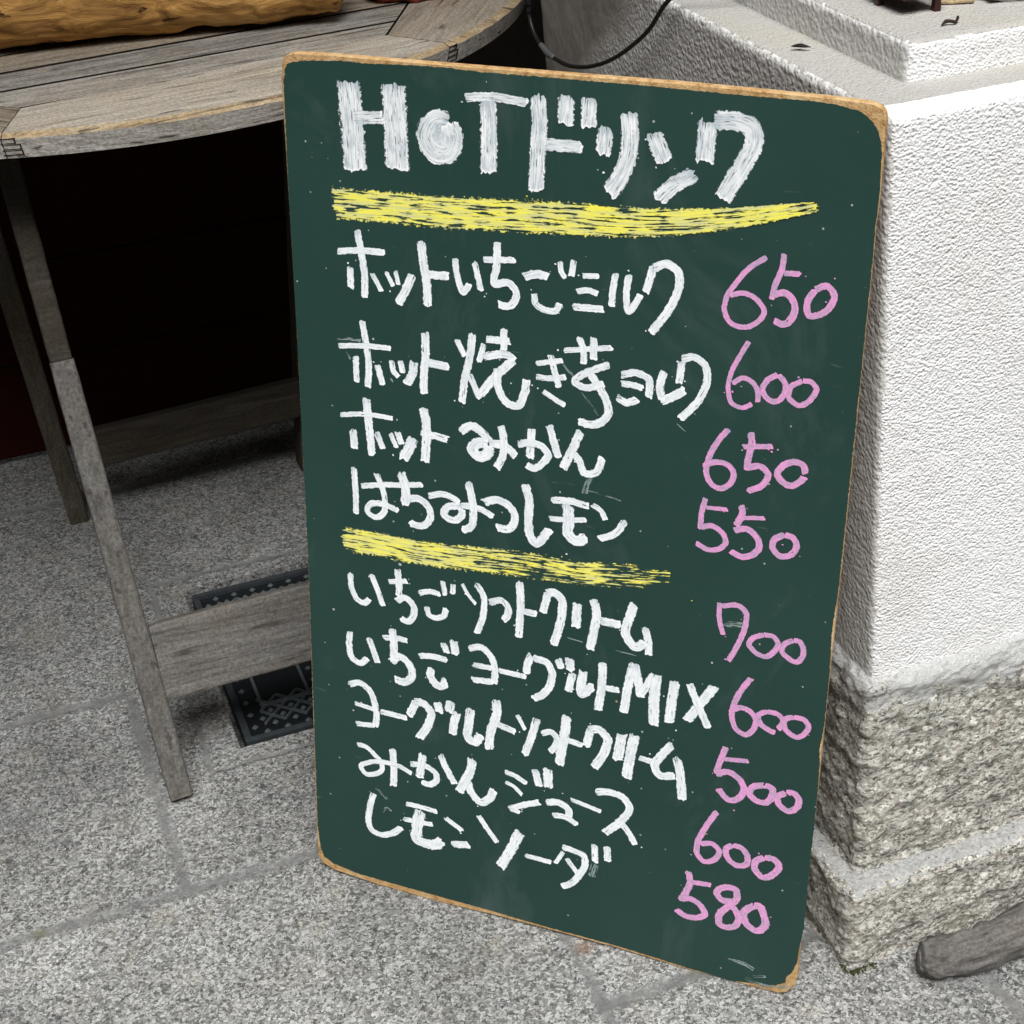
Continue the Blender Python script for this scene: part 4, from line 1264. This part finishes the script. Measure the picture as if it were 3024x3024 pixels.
def outline(raw, step, amp, fr, seed):
    pts = [Vector((a / 1000, b / 1000, 0)) for a, b in raw]
    P = []
    for i in range(len(pts)):
        a, b = pts[i], pts[(i + 1) % len(pts)]
        m = max(1, int((b - a).length / step))
        for k in range(m):
            P.append(a + (b - a) * k / m)
    res = []
    n = len(P)
    for i, p in enumerate(P):
        t = (P[(i + 1) % n] - P[i - 1]).normalized()
        nn = Vector((-t.y, t.x, 0))
        j = noise.fractal(Vector((p.x * fr + seed, p.y * fr, seed)), 0.7, 2.1, 4) * amp
        res.append(p + nn * j)
    return res
m_mdf = mat_mdf()
bm = bmesh.new()
ol = outline(OUT, 0.004, 0.00015, 120, 1.0)
f0 = [bm.verts.new((p.x, p.y, -0.0012)) for p in ol]
cen = Vector((0.3, 0.45, 0))
n = len(ol)
ins = []
for i, p in enumerate(ol):
    t = (ol[(i + 1) % n] - ol[i - 1]).normalized()
    ins.append(p + Vector((t.y, -t.x, 0)) * 0.0012)
f1 = [bm.verts.new((p.x, p.y, 0.0)) for p in ins]
b0 = [bm.verts.new((p.x, p.y, -TH)) for p in ol]
bm.faces.new(f1[::-1])
bm.faces.new(b0)
for i in range(n):
    j = (i + 1) % n
    bm.faces.new((f1[i], f1[j], f0[j], f0[i]))
    bm.faces.new((f0[i], f0[j], b0[j], b0[i]))
bmesh.ops.recalc_face_normals(bm, faces=bm.faces[:])
panel = link('panel', bm, m_mdf, mb)
bm = bmesh.new()
pl = outline(PAINT, 0.0014, 0.0006, 330, 5.0)
f1 = [bm.verts.new((p.x, p.y, 0.0006)) for p in pl]
b0 = [bm.verts.new((p.x, p.y, 0.0001)) for p in pl]
bm.faces.new(f1)
n = len(pl)
for i in range(n):
    bm.faces.new((f1[i], b0[i], b0[(i + 1) % n], f1[(i + 1) % n]))
bmesh.ops.recalc_face_normals(bm, faces=bm.faces[:])
link('painted_face', bm, mat_board_paint(), panel)

def ribbon(bm, uvl, raw, w, zb, rg, taper=1.0):
    pts = [Vector((raw[i] / 1000, raw[i + 1] / 1000, 0)) for i in range(0, len(raw), 2)]
    w = w / 1000
    P = cr_spline(pts, False, 0.0011)
    n = len(P)
    S = [0.0]
    for i in range(1, n):
        S.append(S[-1] + (P[i] - P[i - 1]).length)
    T = [(P[min(i + 2, n - 1)] - P[max(i - 2, 0)]).normalized() for i in range(n)]
    nc = max(5, int(w / 0.0011))
    amp = min(w, 0.011)
    def ends():
        raw = [rg.uniform(-0.22, 0.16) for _ in range(nc + 3)]
        e = [(raw[c] * 0.3 + raw[c + 1] * 0.5 + raw[c + 2] * 0.2) * amp for c in range(nc + 1)]
        sl_ = rg.uniform(-0.10, 0.10) * w
        for c in range(nc + 1):
            x = 2 * c / nc - 1
            e[c] += sl_ * x - (abs(x) ** 3.5) * 0.16 * amp
            if rg.random() < 0.10:
                e[c] += rg.uniform(0.05, 0.2) * amp
        return e
    e0, e1 = ends(), ends()
    sd = rg.uniform(0, 100)
    ofs = rg.uniform(0, 4000)
    rows = []
    bl = min(w * 0.8, S[-1] * 0.5)
    for i in range(n):
        t = T[i]
        nn = Vector((-t.y, t.x, 0))
        row = []
        for c in range(nc + 1):
            x = 2 * c / nc - 1
            ww = w / 2
            f = S[i] / S[-1]
            if taper < 1.0 and f > 0.5:
                ww *= 1 - (1 - taper) * ((f - 0.5) / 0.5) ** 1.6
            if c in (0, nc):
                ww *= 1.04 + 0.10 * noise.noise(Vector((S[i] * 160, sd + c, 0))) + 0.09 * noise.noise(Vector((S[i] * 520, sd - c, 3)))
            sh = 0.0
            if S[i] < bl:
                sh -= e0[c] * (1 - S[i] / bl)
            if S[-1] - S[i] < bl:
                sh += e1[c] * (1 - (S[-1] - S[i]) / bl)
            q = P[i] + nn * x * ww + t * sh
            z = zb + 0.0002 * S[i] / 0.1
            row.append((bm.verts.new((q.x, q.y, z)), (S[i] * 1000 + ofs, x * ww * 1000 + ofs * 0.37), (S[i] * 1000 - e0[c] * 600, (S[-1] - S[i]) * 1000), (x, 0.0)))
        rows.append(row)
    for i in range(n - 1):
        for c in range(nc):
            q = (rows[i][c], rows[i + 1][c], rows[i + 1][c + 1], rows[i][c + 1])
            f = bm.faces.new([a[0] for a in q])
            f.smooth = True
            if f.normal.z < 0:
                pass
            for l, a in zip(f.loops, q):
                for q3 in range(3):
                    l[uvl[q3]].uv = a[1 + q3]
MK = {'w': mat_marker('white_marker', (0.93, 0.955, 0.975), (0.56, 0.63, 0.68), 0.348, 0.5),
      'h': mat_marker('white_broad_marker', (0.91, 0.925, 0.935), (0.47, 0.535, 0.575), 0.372, 0.75, 0.045, 0.75, dry=1.2),
      'p': mat_marker('pink_marker', (0.80, 0.34, 0.66), (0.46, 0.33, 0.50), 0.31, 0.95, 0.11, 0.5, dry=1.1, blob=(0.92, 0.36, 0.60)),
      'y': mat_marker('yellow_marker', (0.94, 0.87, 0.10), (0.66, 0.66, 0.30), 0.435, 0.85, 0.022, 0.42, cluster=0.42, endhole=0.0),
      'Y': mat_marker('yellow_dry_marker', (0.94, 0.87, 0.12), (0.66, 0.66, 0.30), 0.425, 0.85, 0.022, 0.42, cluster=0.38, endhole=0.12)}
MK['s'] = mat_marker('rubbed_chalk_smudge', (0.30, 0.36, 0.36), (0.12, 0.18, 0.17), 0.47, 0.6, 0.05, 0.5)
NAMES = {22: 'smudge', 0: 'headline', 20: 'underline', 21: 'underline'}
rg = random.Random(5)
parts = {}
for part, col, wd, raw in DATA:
    if part not in parts:
        b = bmesh.new()
        for nm in ('UVMap', 'Ends', 'Lateral'):
            b.loops.layers.uv.new(nm)
        parts[part] = [b, [b.loops.layers.uv[nm] for nm in ('UVMap', 'Ends', 'Lateral')], {0: 'h', 21: 'Y'}.get(part, col), 0]
    r = parts[part]
    ribbon(r[0], r[1], raw, wd, 0.0007 + 0.00004 * (r[3] % 14), rg, 0.3 if part == 20 else 1.0)
    r[3] += 1
# loose chalk crumbs and drips flung around the strokes
for part, r in parts.items():
    ks = [d for d in DATA if d[0] == part]
    for _ in range(0 if part > 21 else 3 + len(ks) // 2):
        d = rg.choice(ks)
        k = rg.randrange(len(d[3]) // 2)
        s = rg.uniform(0.0004, 0.0011)
        off = d[2] / 1000 * rg.choice((0.55, 0.6, 0.9, 1.6))
        a = rg.uniform(0, 6.28)
        c = Vector((d[3][2 * k] / 1000 + math.cos(a) * off, d[3][2 * k + 1] / 1000 + math.sin(a) * off, 0.0017))
        vs = [r[0].verts.new(c + Vector((math.cos(q * 1.05) * s * rg.uniform(0.6, 1.3), math.sin(q * 1.05) * s * rg.uniform(0.6, 1.3), 0))) for q in range(6)]
        f = r[0].faces.new(vs)
        u0 = rg.uniform(0, 900)
        for l in f.loops:
            l[r[1][0]].uv = (u0, u0)
            l[r[1][1]].uv = (50, 50)
            l[r[1][2]].uv = (0, 0)
for part in sorted(parts):
    b, uvl, col, _ = parts[part]
    link(NAMES.get(part, 'menu_line' if part < 10 else 'price' if part < 20 else 'smudge'), b, MK[col], mb)
